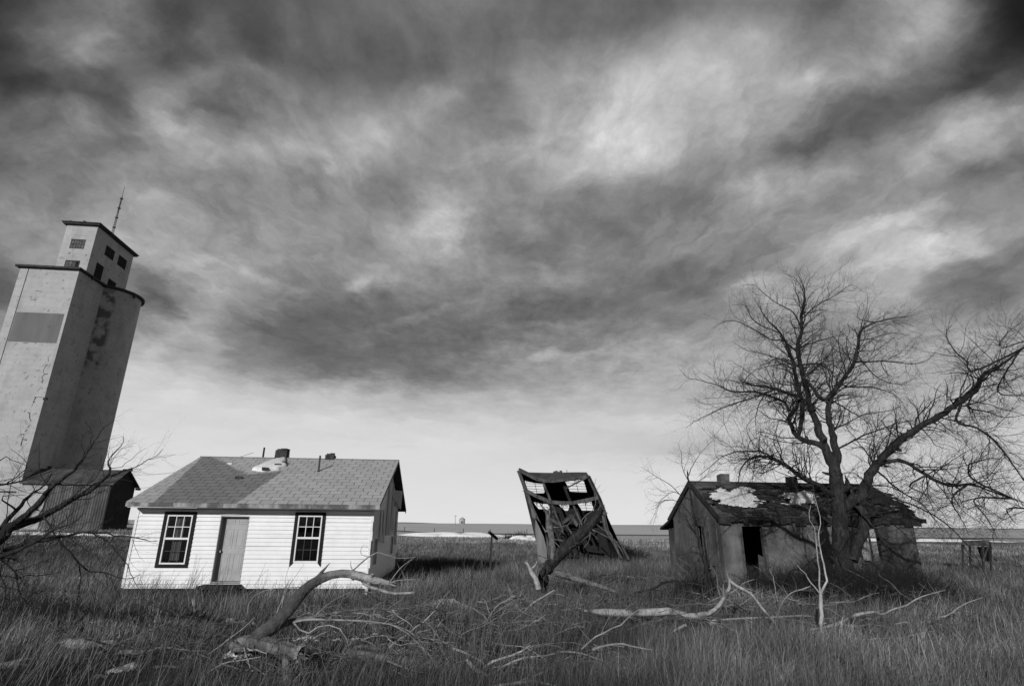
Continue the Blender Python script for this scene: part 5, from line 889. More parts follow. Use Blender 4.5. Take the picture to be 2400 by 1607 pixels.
def left_tree():
    z = zoom(0, 1060, 6.534); zb = zoom(0, 900, 3.919); zc = zoom(0, 1180, 3.671); Y = 9.0; base = (-11.6, 8.6, 0); T = Tree('bare_tree', 'spreading bare tree reaching in from the left edge with long low branches', 'tree', base, Y, z, 8)
    T.z = lambda x, y, Yy: (x, y, Yy)
    def W(key, zf, pts, r, y0, y1, parent=None):
        n = len(pts); P = [zf(x, y, Y+y0+(y1-y0)*i/(n-1)) for i, (x, y) in enumerate(pts)]
        if parent: P[0] = tuple(T.L[parent][0][np.argmin(np.linalg.norm((T.L[parent][0]-np.array(P[0]))*np.array([1, .3, 1]), axis=1))])
        rad = .78*np.interp(np.arange(n), np.linspace(0, n-1, len(r)), r); ln = sum((Vector(a)-Vector(b)).length for a, b in zip(P, P[1:])); K = max(8, min(50, int(ln/.09))); p, q = resample(P, rad, K); p[1:] += T.g.normal(0, .008, (K-1, 3)); T.L[key] = (p, q, n)
    P, q = resample([(-11.6, 8.6, -.2), (-11.4, 8.6, .5), (-11.0, 8.7, 1.0), (-10.6, 8.8, 1.5), (-10.5, 8.8, 2.3), (-10.8, 8.9, 3.2)], [.3, .24, .22, .18, .12, .06], 20); T.L['T'] = (P, q, 6)
    W('L1', z, [(-900, 1560), (-400, 1400), (0, 1290), (180, 1150), (350, 1075), (600, 1010), (800, 900), (1000, 775), (1150, 705), (1350, 610), (1500, 480), (1640, 350), (1692, 265), (1650, 150), (1760, 0), (1870, -140), (1900, -250)], [.13, .11, .085, .06, .045, .032, .022, .012, .005], 0, 1.2, 'T')
    W('L2', z, [(1400, 560), (1540, 430), (1750, 340), (1950, 262), (2100, 225), (2300, 90), (2400, 60), (2475, -50)], [.02, .014, .009, .004], .9, 1.4, 'L1'); W('L2b', z, [(2250, 150), (2400, 90), (2700, 40)], [.006, .003], 1.2, 1.5, 'L2'); W('L2c', z, [(1690, 270), (1900, 200), (2100, 30), (2250, -60)], [.008, .003], 1, 1.5, 'L1')
    W('L3', z, [(120, 1190), (330, 1000), (500, 870), (690, 660), (760, 560), (930, 430), (1080, 310), (1200, 190), (1310, 60), (1420, -120), (1560, -330), (1760, -500)], [.07, .06, .045, .03, .02, .01, .004], .2, -.6, 'L1'); W('L3b', z, [(1430, -130), (1400, -330), (1300, -470)], [.008, .003], -.3, -.5, 'L3')
    W('L4', z, [(-300, 1350), (0, 1180), (150, 980), (280, 850), (400, 730), (480, 640), (700, 480), (780, 330)], [.055, .045, .035, .02, .008], .1, .9, 'L1'); W('L5', z, [(-700, 600), (-300, 520), (0, 492), (200, 458), (380, 430), (600, 350), (780, 285)], [.04, .022, .014, .006], 0, .4, 'T')
    W('L5b', z, [(-400, 800), (0, 690), (200, 660), (400, 640)], [.02, .008, .004], 0, .4, 'L4'); W('L5c', z, [(0, 490), (150, 440), (300, 340), (420, 200), (330, 60), (150, -50)], [.014, .008, .003], 0, -.4, 'L5'); W('L5d', z, [(-300, 230), (0, 90), (200, 130), (420, 210), (520, 320)], [.012, .007, .003], .3, .6, 'L5')
    W('L6', z, [(-700, 1560), (-200, 1510), (0, 1500), (250, 1430), (500, 1360), (750, 1325), (900, 1310), (1100, 1255), (1350, 1215), (1550, 1235), (1800, 1270), (2090, 1305), (2280, 1340), (2420, 1370)], [.06, .045, .035, .025, .018, .012, .004], -.3, .6, 'T')
    W('L7', z, [(-500, 1680), (0, 1590), (300, 1470), (570, 1355), (780, 1205), (950, 1130), (1100, 1090), (1220, 980), (1290, 860)], [.045, .03, .02, .01, .004], -.5, -.9, 'L6'); W('L7b', z, [(560, 780), (680, 990), (800, 1170), (880, 1270), (960, 1400)], [.02, .015, .012], .2, .1, 'L1')
    W('L8', zc, [(500, 290), (560, 385), (630, 450), (700, 530), (780, 572), (920, 600), (1060, 640), (1200, 620)], [.022, .018, .012, .005], .1, .5, 'L6'); W('L9', zc, [(700, 530), (695, 620), (685, 740), (665, 830), (665, 920), (690, 980), (730, 1035)], [.014, .01, .008, .004], .3, .1, 'L8')
    W('L10', zc, [(850, 248), (940, 330), (1030, 460), (1100, 530), (1150, 650), (1195, 730)], [.012, .009, .004], .4, .6, 'L6'); W('L11', zc, [(590, 300), (720, 385), (800, 430), (860, 495)], [.012, .007, .003], .2, .1, 'L6'); W('L14', zc, [(925, 605), (1000, 730), (1050, 840)], [.008, .003], .4, .4, 'L8')
    W('L12', zc, [(60, 470), (140, 600), (155, 740), (210, 810), (290, 885), (400, 905)], [.018, .014, .009, .003], -.4, -.3, 'L7'); W('L13', zc, [(-200, 640), (0, 616), (200, 620), (420, 610), (510, 590), (555, 530)], [.016, .009, .003], -.5, -.2, 'T'); W('L15', zc, [(20, 440), (15, 560), (40, 700), (30, 860)], [.014, .008], -.5, -.5, 'L6')
    W('L16', zc, [(-100, 740), (150, 740), (300, 745), (450, 775)], [.012, .004], -.6, -.5, 'T')
    W('L17', z, [(600, 1010), (760, 620), (610, 300), (600, 0), (590, -150)], [.014, .008, .003], .4, .6, 'L1'); W('L18', z, [(1000, 770), (1250, 560), (1450, 400), (1600, 120), (1640, -100)], [.012, .007, .003], .5, .1, 'L1')
    big = ['L1', 'L3', 'L4', 'L6']; T.solid('trunk', ['T'], M_bark, 14)
    for k in big: T.solid('limb', [k], M_bark, 9, .04)
    T.solid('branches', [k for k in T.L if k not in big and k != 'T'], M_bark, 7, .02)
    T.crown('crown', [k for k in T.L if k not in ('T',)], M_twig, [dict(per_m=7, l0=.2, l1=1.1, K=8, t0=.2, ang=(25, 65), r_rat=.4, rmax=.008, wig=.22, up=.10, wind=(.06, 0, 0), tip=.3), dict(per_m=9, l0=.1, l1=.42, K=5, t0=.1, ang=(25, 60), r_rat=.6, rmax=.005, wig=.27, up=.06, tip=.5), dict(per_m=4, l0=.05, l1=.18, K=3, t0=.1, ang=(25, 60), r_rat=.7, rmax=.0036, wig=.25, up=.05, tip=.6)])
left_tree()
def small_tree():
    z = zoom(1500, 1060, 2.602); Y = 18.6; b = D(1662, 1395, Y); T = Tree('bare_tree', 'thin leafless tree growing against the left gable of the ruined house', 'tree', (b[0], b[1], float(tz(b[0], b[1]))), Y, z, 12); T.k = .6
    T.limb('T', [(425, 880), (418, 760), (400, 690), (372, 590), (345, 470), (325, 380), (312, 290), (300, 200), (290, 120)], [.13, .11, .10, .08, .05, .035], 0, .2)
    T.limb('a', [(345, 500), (300, 440), (275, 370)], [.06, .04, .01], 0, -.3, 'T'); T.limb('b', [(300, 180), (260, 100), (250, 10), (235, -60)], [.025, .012, .006], 0, -.2, 'T'); T.limb('c', [(298, 150), (330, 60), (390, -20), (440, -70)], [.025, .012, .006], 0, .3, 'T')
    T.limb('d', [(310, 290), (250, 260), (190, 200), (120, 160), (60, 120), (10, 90)], [.03, .02, .012, .005], 0, -.6, 'T'); T.limb('e', [(300, 190), (380, 160), (450, 110), (560, 110)], [.02, .012, .005], 0, -.3, 'T'); T.limb('f', [(250, 260), (200, 240), (130, 290), (90, 370), (60, 430)], [.02, .012, .005], 0, .3, 'd')
    T.limb('g', [(330, 400), (240, 300), (130, 300), (100, 380), (80, 440)], [.02, .012, .005], 0, -.5, 'T'); T.limb('h', [(370, 600), (320, 570), (270, 620), (180, 620)], [.02, .012, .005], 0, -.4, 'T'); T.limb('i', [(400, 690), (470, 600), (520, 560)], [.02, .012, .005], 0, -.3, 'T')
    T.solid('trunk', ['T', 'a'], M_bark, 10); T.solid('branches', [k for k in T.L if k not in 'Ta'], M_bark, 7, .03)
    T.crown('crown', [k for k in T.L if k != 'T'], M_twig, [dict(per_m=9, l0=.3, l1=1.2, K=8, t0=.15, r_rat=.6, rmax=.014, wig=.27, up=.08), dict(per_m=7.5, l0=.15, l1=.6, K=5, t0=.1, r_rat=.7, rmax=.010, wig=.27, up=.05), dict(per_m=5, l0=.08, l1=.28, K=3, r_rat=.7, rmax=.007)])
small_tree()
def sapling():
    z = zoom(1500, 1060, 2.602); Y = 12.3; b = D(1925, 1490, Y); T = Tree('sapling', 'pale forked sapling standing in the grass before the big tree', 'sapling', (b[0], b[1], float(tz(b[0], b[1]))), Y, z, 15); T.k = .85
    T.limb('T', [(1112, 1180), (1108, 1080), (1104, 980), (1101, 900), (1100, 860)], [.050, .047, .044, .040], 0, 0); T.limb('R', [(1102, 880), (1118, 830), (1138, 795), (1130, 730), (1112, 650), (1098, 590), (1088, 500), (1100, 420), (1080, 330), (1060, 250)], [.032, .026, .02, .016, .009, .004], 0, .2, 'T')
    T.limb('L', [(1097, 870), (1092, 800), (1092, 720), (1080, 620), (1072, 540), (1062, 460), (1030, 400), (1040, 320)], [.022, .018, .014, .009, .004], 0, -.2, 'T'); T.limb('s', [(1095, 870), (1060, 815), (1022, 772), (1010, 740), (960, 690)], [.018, .013, .006], 0, -.2, 'T')
    T.limb('x', [(1085, 560), (1040, 520), (1015, 480)], [.009, .003], 0, 0, 'R'); T.solid('trunk', ['T', 'R', 'L', 's', 'x'], M_pale, 10, .03)
    T.crown('crown', ['R', 'L', 's', 'x'], M_deadd, [dict(per_m=5, l0=.15, l1=.55, K=6, t0=.3, r_rat=.5, rmax=.005, wig=.2, up=.15), dict(per_m=5, l0=.08, l1=.25, K=4, r_rat=.6, rmax=.003)])
sapling()
def dead_snag():
    z = zoom(900, 1060, 3.1227); Y = 17.5; b = D(1262, 1402, Y); T = Tree('dead_tree', 'thick broken dead trunk leaning right before the collapsed shed, splintered stub beside it', 'dead tree', (b[0], b[1], float(tz(b[0], b[1]))), Y, z, 21); T.k = .8
    T.limb('T', [(1120, 1090), (1150, 960), (1185, 880), (1235, 790), (1320, 700), (1420, 612), (1490, 540), (1550, 470), (1585, 430)], [.19, .19, .19, .20, .22, .20, .17, .14, .11], 0, -.2)
    T.limb('V', [(1255, 790), (1235, 700), (1222, 620), (1210, 540), (1200, 470), (1170, 410), (1140, 370)], [.17, .13, .11, .13, .10, .04, .015], 0, .4, 'T'); T.limb('V2', [(1205, 480), (1215, 430), (1190, 400)], [.05, .03, .01], 0, 0, 'V')
    for i, (a, b_) in enumerate((((1560, 470), (1618, 395)), ((1540, 480), (1580, 385)), ((1570, 460), (1640, 440)), ((1520, 520), (1612, 505)))): T.limb('sp%d' % i, [a, ((a[0]+b_[0])/2+4, (a[1]+b_[1])/2), b_], [.06, .035, .012], 0, .1, 'T')
    T.limb('a', [(1420, 620), (1440, 500), (1545, 400), (1540, 290), (1550, 195)], [.02, .012, .006], 0, -.2, 'T'); T.limb('a2', [(1545, 300), (1560, 270), (1585, 235)], [.01, .005], 0, 0, 'a'); T.limb('b', [(1230, 780), (1150, 760), (1080, 720), (1030, 660)], [.02, .012, .005], 0, -.5, 'T'); T.limb('c', [(1490, 560), (1510, 600), (1500, 650), (1460, 700)], [.02, .012, .006], 0, -.2, 'T')
    T.limb('d', [(1220, 640), (1300, 700), (1400, 680), (1380, 600)], [.015, .008], 0, -.6, 'V'); T.limb('e', [(1225, 540), (1290, 545), (1360, 520), (1400, 440)], [.02, .012, .006], 0, -.2, 'V'); T.limb('f', [(1500, 540), (1600, 600), (1700, 650), (1750, 690)], [.02, .012, .006], 0, -.3, 'T'); T.limb('g', [(1190, 900), (1250, 920), (1270, 950), (1180, 1040)], [.03, .02, .01], 0, -.6, 'T')
    T.solid('trunk', ['T'], M_bark, 16, .10); T.solid('stub', ['V', 'V2'], M_deadd, 12, .16); T.solid('splinters', ['sp0', 'sp1', 'sp2', 'sp3'], M_deadd, 6, .1); T.solid('branches', ['a', 'a2', 'b', 'c', 'd', 'e', 'f', 'g'], M_deadd, 6, .03)
    T.crown('twigs', ['b', 'a', 'c', 'd', 'e', 'f', 'g'], M_twig, [dict(per_m=5, l0=.2, l1=.7, K=6, t0=.2, r_rat=.5, rmax=.008), dict(per_m=4, l0=.1, l1=.3, K=4, r_rat=.6, rmax=.005)])
dead_snag()
def stubby(label, zf, Y, limbs, m, seed, name='broken_stub', twigs=True, cat='stump', basepx=None, group=None):
    b = zf(*limbs[0][0][0], Y); T = Tree(name, label, cat, (b[0], b[1], float(tz(b[0], b[1]))), Y, zf, seed, group)
    for i, (pts, r, y1, par) in enumerate(limbs): T.limb('k%d' % i, pts, r, 0, y1, None if par is None else 'k%d' % par, jit=.012)
    T.solid('stem', ['k0'], m, 12, .12)
    if len(limbs) > 1: T.solid('branches', ['k%d' % i for i in range(1, len(limbs))], m, 9, .08)
    if twigs: T.crown('twigs', list(T.L), M_deadd, [dict(per_m=4, l0=.15, l1=.5, K=6, t0=.3, r_rat=.4, rmax=.006), dict(per_m=3, l0=.08, l1=.2, K=3, r_rat=.6, rmax=.003)])
    return T
z4 = zoom(900, 1060, 3.1227); z5_ = zoom(1500, 1060, 2.602); z7 = zoom(0, 1300, 2.9275); z8_ = zoom(500, 1300, 2.602); z9 = zoom(1300, 1300, 2.602)
stubby('Y-shaped dark stub standing in the grass left of the leaning dead trunk', z4, 14.5, [([(985, 1160), (965, 1090), (930, 1030), (905, 960)], [.06, .055, .045, .02], 0, None), ([(970, 1095), (1000, 1050), (1010, 1000), (1005, 960)], [.045, .03, .01], .1, 0)], M_deadd, 31)
stubby('pale torn stub poking up just left of the leaning dead trunk', z4, 16.5, [([(1130, 1000), (1105, 920), (1070, 860), (1045, 800)], [.09, .08, .06, .02], 0, None), ([(1070, 870), (1110, 820), (1120, 790)], [.03, .01], .1, 0), ([(1060, 840), (1030, 800)], [.03, .01], 0, 0)], M_dead, 32)
stubby('small pale splintered stub farther left in the grass', z4, 18, [([(985, 880), (970, 820), (955, 780), (945, 750)], [.05, .045, .03, .01], 0, None)], M_deadd, 33)
def limbtree(name, label, Y, zf, seed, baseidx, specs, groups, crown=None, cat='fallen tree', k=.62):
    b = zf(*baseidx, Y); T = Tree(name, label, cat, (b[0], b[1], 0.0), Y, zf, seed); T.k = k
    for k, pts, r, y0, y1, par in specs: T.limb(k, pts, r, y0, y1, par, jit=.006)
    for nm, keys, m, S, ro in groups: T.solid(nm, keys, m, S, ro)
    if crown: T.crown('twigs', *crown)
    return T
# the big fallen tree in the foreground
FT = limbtree('fallen_tree', 'big fallen tree with an arching bleached limb before the white house', 9.4, z8_, 51, (455, 800), [
    ('log', [(130, 560), (170, 540), (250, 535), (330, 555), (420, 578), (490, 592), (530, 598)], [.16, .19, .18, .17, .19, .17, .12], 0, -.35, None),
    ('stump', [(458, 850), (458, 780), (456, 700), (452, 620), (450, 575)], [.155, .135, .12, .12, .10], -.2, -.2, None),
    ('arch', [(230, 530), (290, 480), (380, 415), (450, 350), (510, 270), (560, 205), (630, 155), (700, 125), (780, 112), (860, 118), (930, 135), (1000, 155), (1070, 172)], [.16, .16, .16, .15, .14, .13, .12, .105, .10, .095, .10, .085, .06], -.1, .3, 'log'),
    ('spike', [(590, 185), (640, 130), (690, 72), (712, 48)], [.07, .05, .02, .006], 0, .1, 'arch'), ('spike2', [(640, 125), (668, 112), (690, 108)], [.035, .012], 0, .1, 'spike'),
    ('tip', [(850, 140), (930, 185), (1010, 210), (1100, 235), (1205, 230)], [.05, .045, .04, .035, .03], 0, .2, 'arch'), ('tip2', [(1060, 172), (1090, 178), (1115, 180)], [.04, .025, .015], 0, .1, 'arch'), ('t3', [(1050, 165), (1090, 190), (1105, 200)], [.035, .02, .01], 0, .1, 'arch'),
    ('b1', [(860, 118), (845, 85), (838, 35)], [.02, .012, .006], 0, 0, 'arch'), ('b2', [(855, 115), (850, 90), (900, 50), (955, 5), (1010, -15), (1120, 20), (1235, 12)], [.028, .02, .014, .005], 0, .4, 'arch'), ('b3', [(905, 45), (900, -5), (905, -50), (925, -62), (945, -40)], [.01, .006, .003], 0, 0, 'b2'),
    ('b4', [(1050, 160), (1100, 130), (1150, 70), (1225, 15)], [.018, .012, .005], 0, .3, 'arch'), ('b5', [(1055, 165), (1120, 155), (1200, 150), (1235, 160), (1242, 185)], [.014, .009, .004], 0, .2, 'arch'),
    ('c1', [(300, 520), (370, 460), (430, 415), (520, 395), (640, 372), (780, 345), (920, 330), (1060, 332), (1180, 355), (1290, 405), (1360, 470), (1400, 540), (1420, 590)], [.09, .08, .06, .035, .025, .02, .016, .012, .006], .1, 1.0, 'log'),
    ('c2', [(420, 425), (560, 395), (720, 395), (880, 400), (1000, 410), (1120, 435), (1220, 480), (1300, 560), (1400, 645)], [.04, .025, .02, .014, .006], 0, .7, 'c1'), ('c3', [(480, 530), (560, 480), (660, 430), (760, 440), (820, 520), (830, 580)], [.02, .014, .006], 0, -.3, 'c1'),
    ('c4', [(1000, 415), (1080, 425), (1160, 460), (1240, 530), (1340, 640)], [.012, .008, .004], 0, -.3, 'c2'), ('c5', [(1050, 368), (1130, 375), (1190, 410), (1220, 445)], [.015, .01, .005], 0, -.4, 'c1'), ('c6', [(600, 385), (700, 300), (800, 240), (900, 200)], [.012, .008, .003], 0, .5, 'c1'),
    ('d1', [(400, 390), (420, 300), (440, 200), (440, 130), (470, 60)], [.016, .01, .005, .003], 0, .4, 'arch'), ('d2', [(350, 440), (400, 320), (455, 200), (500, 130), (555, 55)], [.016, .01, .005, .003], 0, .5, 'arch'), ('d3', [(205, 360), (215, 295), (260, 240), (350, 207), (450, 200), (540, 195)], [.006, .010, .010, .012], .3, .6, None),
    ('r1', [(215, 540), (215, 580), (255, 575), (290, 590), (325, 600)], [.025, .02, .015, .01], -.35, -.4, None), ('r2', [(190, 560), (200, 610), (215, 650), (225, 690)], [.03, .02, .008], -.3, -.3, None), ('r3', [(-60, 620), (20, 570), (110, 500), (190, 440), (250, 380)], [.008, .012, .014, .01], -.2, .2, None), ('r4', [(490, 790), (505, 750), (540, 715)], [.03, .025, .012], -.4, -.4, None), ('r5', [(-40, 720), (60, 660), (180, 640), (290, 620)], [.008, .014, .01], -.6, -.4, None)],
    [('log', ['log'], M_deadd, 18, .12), ('stump', ['stump'], M_deadd, 16, .10), ('limb', ['arch'], M_arch, 16, .08), ('limb', ['tip'], M_dead, 9, .05), ('splinter', ['spike', 'spike2', 'tip2', 't3'], M_deadd, 8, .08), ('limb', ['c1'], M_deadd, 9, .05), ('branches', ['b1', 'b2', 'b3', 'b4', 'b5', 'c2', 'c3', 'c4', 'c5', 'c6', 'd1', 'd2', 'd3', 'r1', 'r2', 'r3', 'r4', 'r5'], M_deadt, 7, .03)],
    (['b2', 'b4', 'b5', 'c1', 'c2', 'c3', 'c4', 'c5', 'c6', 'd1', 'd2'], M_deadt, [dict(per_m=3.4, l0=.15, l1=.7, K=7, t0=.15, r_rat=.5, rmax=.006, wig=.16, up=.02, wind=(.05, 0, -.04)), dict(per_m=3.5, l0=.08, l1=.3, K=4, r_rat=.6, rmax=.0035)]))
def cutface():
    c = Vector(FT.L['log'][0][-1]); d = (Vector(FT.L['log'][0][-1]) - Vector(FT.L['log'][0][-3])).normalized(); mb = MB(); n = 16
    a = d.cross(Vector((0, 0, 1))).normalized(); b = a.cross(d); rr = [.125*(1+.1*math.sin(3*i)) for i in range(n)]
    P = [c + d*.0 + (a*math.cos(2*math.pi*i/n) + b*math.sin(2*math.pi*i/n))*rr[i] for i in range(n)]; Q = [c + d*.04 + (a*math.cos(2*math.pi*i/n) + b*math.sin(2*math.pi*i/n))*rr[i]*.8 for i in range(n)]
    mb.add([p - Vector(FT.o) for p in P+Q] + [c - d*.10 - Vector(FT.o)], [(i, (i+1) % n, n+(i+1) % n, n+i) for i in range(n)] + [(n+i, n+(i+1) % n, 2*n) for i in range(n)]); mb.build('cut_end', M_dead, FT.t)
cutface()
limbtree('fallen_log', 'long half-buried log with bare twigs lying at the bottom centre', 9.2, z8_, 52, (1300, 700), [
    ('log', [(820, 590), (900, 605), (1000, 628), (1120, 645), (1250, 665), (1400, 690), (1520, 715), (1640, 748), (1760, 800)], [.07, .12, .13, .13, .15, .16, .16, .15, .13], .9, 0, None), ('k', [(860, 560), (920, 555), (980, 570), (1035, 575)], [.03, .05, .04, .02], .9, .8, None),
    ('a', [(1590, 668), (1700, 650), (1780, 625), (1850, 600), (1905, 572), (1940, 545), (1980, 522)], [.035, .03, .025, .02, .014], 0, .3, 'log'), ('b', [(1590, 800), (1660, 750), (1750, 690), (1830, 648), (1910, 622), (2000, 618), (2082, 600)], [.025, .025, .025, .02, .014], -.2, .2, None), ('c', [(1720, 800), (1800, 785), (1900, 755), (1980, 725), (2072, 690)], [.03, .028, .02, .014], -.3, .2, None),
    ('d', [(1545, 635), (1575, 680), (1640, 720), (1670, 735)], [.03, .06, .05, .02], -.2, -.2, None), ('e', [(1060, 645), (1150, 680), (1210, 700), (1280, 715)], [.02, .02, .012], -.2, -.3, None), ('f', [(1200, 705), (1230, 760), (1270, 800)], [.014, .006], -.1, 0, 'e'), ('g', [(1480, 700), (1465, 680), (1500, 650), (1560, 640)], [.02, .01, .005], -.1, 0, 'log'),
    ('h', [(1680, 810), (1800, 790), (1950, 770), (2080, 795), (2150, 810)], [.05, .04, .025, .012], -.7, -.7, None), ('i', [(1840, 600), (1900, 600), (1960, 560), (2060, 550)], [.012, .006, .003], 0, .3, 'a'), ('j', [(1100, 700), (1180, 740), (1300, 760), (1420, 800)], [.012, .01, .006], -.3, -.4, None)],
    [('log', ['log', 'k'], M_deadd, 16, .11), ('splinter', ['d'], M_dead, 9, .1), ('branches', ['a', 'b', 'c', 'h'], M_dead, 8, .05), ('branches', ['e', 'f', 'g', 'i', 'j'], M_deadt, 6, .03)], (['a', 'b', 'c', 'e', 'log', 'j'], M_deadt, [dict(per_m=4.5, l0=.15, l1=.6, K=6, t0=.1, r_rat=.3, rmax=.006, wig=.2, up=.2), dict(per_m=3, l0=.08, l1=.25, K=4, r_rat=.6, rmax=.0035)]), 'log')
limbtree('fallen_branch', 'long forked pale branch lying across the grass before the ruined house', 12.9, z9, 53, (420, 352), [
    ('log', [(180, 340), (300, 352), (420, 355), (540, 352), (640, 348), (700, 342), (780, 362), (850, 372), (900, 362), (960, 345), (1010, 300), (1040, 245), (1070, 190), (1068, 155)], [.03, .11, .12, .12, .125, .115, .10, .10, .08, .07, .065, .06, .05, .03], 0, .1, None),
    ('up', [(1068, 175), (1055, 130), (1050, 95)], [.03, .02, .006], 0, 0, 'log'), ('dn', [(1075, 165), (1120, 195), (1185, 225), (1230, 275), (1270, 330), (1320, 385), (1350, 430), (1375, 480), (1410, 545)], [.055, .05, .045, .045, .035, .025, .012], 0, -.4, 'log'),
    ('fk', [(860, 378), (920, 395), (980, 420), (1040, 440), (1095, 462)], [.075, .06, .05, .03], 0, -.3, 'log'), ('fk2', [(920, 400), (950, 420), (970, 440)], [.02, .01], 0, -.1, 'fk'), ('ln', [(960, 398), (1100, 388), (1230, 382), (1360, 378), (1480, 370), (1600, 376), (1720, 402)], [.03, .035, .032, .028, .022, .012], .4, 1.0, None),
    ('w', [(1220, 385), (1245, 430), (1270, 480), (1290, 545)], [.012, .008, .004], 0, 0, 'ln'), ('q', [(800, 425), (750, 450), (710, 475)], [.05, .045, .02], -.3, -.4, None), ('q2', [(690, 490), (640, 485), (590, 500)], [.02, .012], -.3, -.3, None), ('x', [(420, 350), (440, 325), (466, 300)], [.04, .03, .015], 0, -.1, 'log'),
    ('y', [(400, 370), (360, 410), (310, 435)], [.05, .045, .03], -.1, -.3, None), ('y2', [(290, 430), (290, 470), (292, 500)], [.05, .045, .04], -.3, -.3, None), ('y3', [(440, 375), (490, 385), (520, 400)], [.05, .03, .01], -.1, -.2, None), ('y4', [(220, 440), (280, 415), (300, 400)], [.04, .03], -.2, -.2, None)],
    [('log', ['log'], M_dead, 14, .06), ('limb', ['dn'], M_dead, 10, .06), ('limb', ['fk', 'fk2'], M_dead, 10, .07), ('branches', ['up', 'ln', 'w', 'q', 'q2'], M_deadt, 8, .05), ('broken_limbs', ['x', 'y', 'y2', 'y3', 'y4'], M_deadd, 9, .12)], (['ln', 'dn', 'fk', 'w'], M_deadt, [dict(per_m=2, l0=.15, l1=.7, K=6, t0=.2, r_rat=.3, rmax=.006, wig=.18, up=.0, wind=(.05, 0, 0)), dict(per_m=3, l0=.08, l1=.25, K=4, r_rat=.6, rmax=.0035)]), 'branch')
limbtree('fallen_branch', 'crooked fallen branch stretching right from the pale sapling', 12.4, z9, 54, (1760, 410), [
    ('log', [(1560, 455), (1660, 438), (1740, 412), (1800, 380), (1860, 360), (1950, 345)], [.03, .05, .065, .06, .055, .04], 0, .3, None), ('a', [(1955, 352), (2000, 362), (2060, 330), (2140, 310), (2200, 270), (2280, 240), (2380, 215)], [.03, .03, .026, .02, .008], .3, .8, 'log'), ('b', [(1765, 425), (1850, 432), (1930, 422), (2040, 440)], [.015, .012, .006], -.1, 0, 'log'),
    ('c', [(1380, 310), (1400, 270), (1450, 225), (1520, 205), (1560, 190)], [.012, .02, .018, .012], 1.2, 1.2, None), ('d', [(1700, 520), (1850, 518), (2000, 508), (2120, 505), (2230, 475), (2330, 460)], [.012, .018, .016, .006], -.7, -.5, None), ('e', [(2080, 420), (2150, 408), (2190, 440)], [.02, .025, .01], 0, 0, None)],
    [('log', ['log'], M_dead, 12, .06), ('branches', ['a', 'b', 'c', 'd', 'e'], M_deadt, 8, .05)], (['a', 'b', 'd', 'c'], M_deadt, [dict(per_m=4, l0=.15, l1=.7, K=6, t0=.2, r_rat=.3, rmax=.005, wig=.18, up=.05, wind=(.06, 0, 0)), dict(per_m=3, l0=.08, l1=.25, K=4, r_rat=.6, rmax=.003)]), 'branch')
limbtree('fallen_branch', 'dark arching branch low in the grass left of the ruined house', 15.5, z9, 55, (600, 215), [
    ('log', [(480, 230), (560, 215), (610, 200), (670, 165), (760, 160), (850, 175), (920, 195), (970, 240), (900, 265), (800, 295)], [.03, .05, .05, .05, .045, .04, .03, .01], 0, -.2, None), ('b', [(600, 205), (640, 215), (710, 200)], [.02, .008], 0, 0, 'log')],
    [('log', ['log', 'b'], M_bark, 9, .08)], (['log'], M_twig, [dict(per_m=6, l0=.2, l1=.8, K=6, t0=.2, r_rat=.3, rmax=.006), dict(per_m=4, l0=.1, l1=.3, K=4, r_rat=.6, rmax=.004)]), 'branch')
limbtree('fallen_log', 'rough dark log lying in the grass right of the leaning dead trunk', 16.0, z9, 56, (150, 160), [
    ('log', [(10, 110), (60, 125), (140, 145), (230, 175), (310, 200), (370, 225)], [.16, .14, .12, .10, .09, .05], .3, -.3, None)], [('log', ['log'], M_deadd, 12, .14)], (['log'], M_deadd, [dict(per_m=6, l0=.15, l1=.6, K=6, r_rat=.2, rmax=.01, up=.4), dict(per_m=4, l0=.1, l1=.3, K=4, r_rat=.6, rmax=.004)]), 'log')
# the splintered stump heap near the white house
def heap():
    T = stubby('rotten stump heap with one pale upright post in the grass below the house steps', z7, 13.4, [([(1325, 470), (1326, 430), (1328, 380), (1330, 338)], [.045, .045, .042, .04], 0, None)], M_dead, 61, 'stump_heap', False)
    l = []; g = random.Random(6)
    for i in range(16):
        a = (1265+g.uniform(0, 130), 400+g.uniform(0, 60)); b = (a[0]+g.uniform(-70, 70), a[1]+g.uniform(-40, 30)); T.limb('h%d' % i, [a, ((a[0]+b[0])/2, (a[1]+b[1])/2-8), b], [.05, .04, .015], g.uniform(-.2, .2), g.uniform(-.2, .2)); l.append('h%d' % i)
    for i in range(8):
        a = (1170+g.uniform(0, 100), 480+g.uniform(0, 60)); b = (a[0]+g.uniform(-50, 60), a[1]+g.uniform(-40, 20)); T.limb('j%d' % i, [a, ((a[0]+b[0])/2, (a[1]+b[1])/2-6), b], [.035, .03, .01], g.uniform(-.9, -.6), g.uniform(-.9, -.6)); l.append('j%d' % i)
    T.solid('rotten_wood', l, M_deadd, 8, .16)
heap()
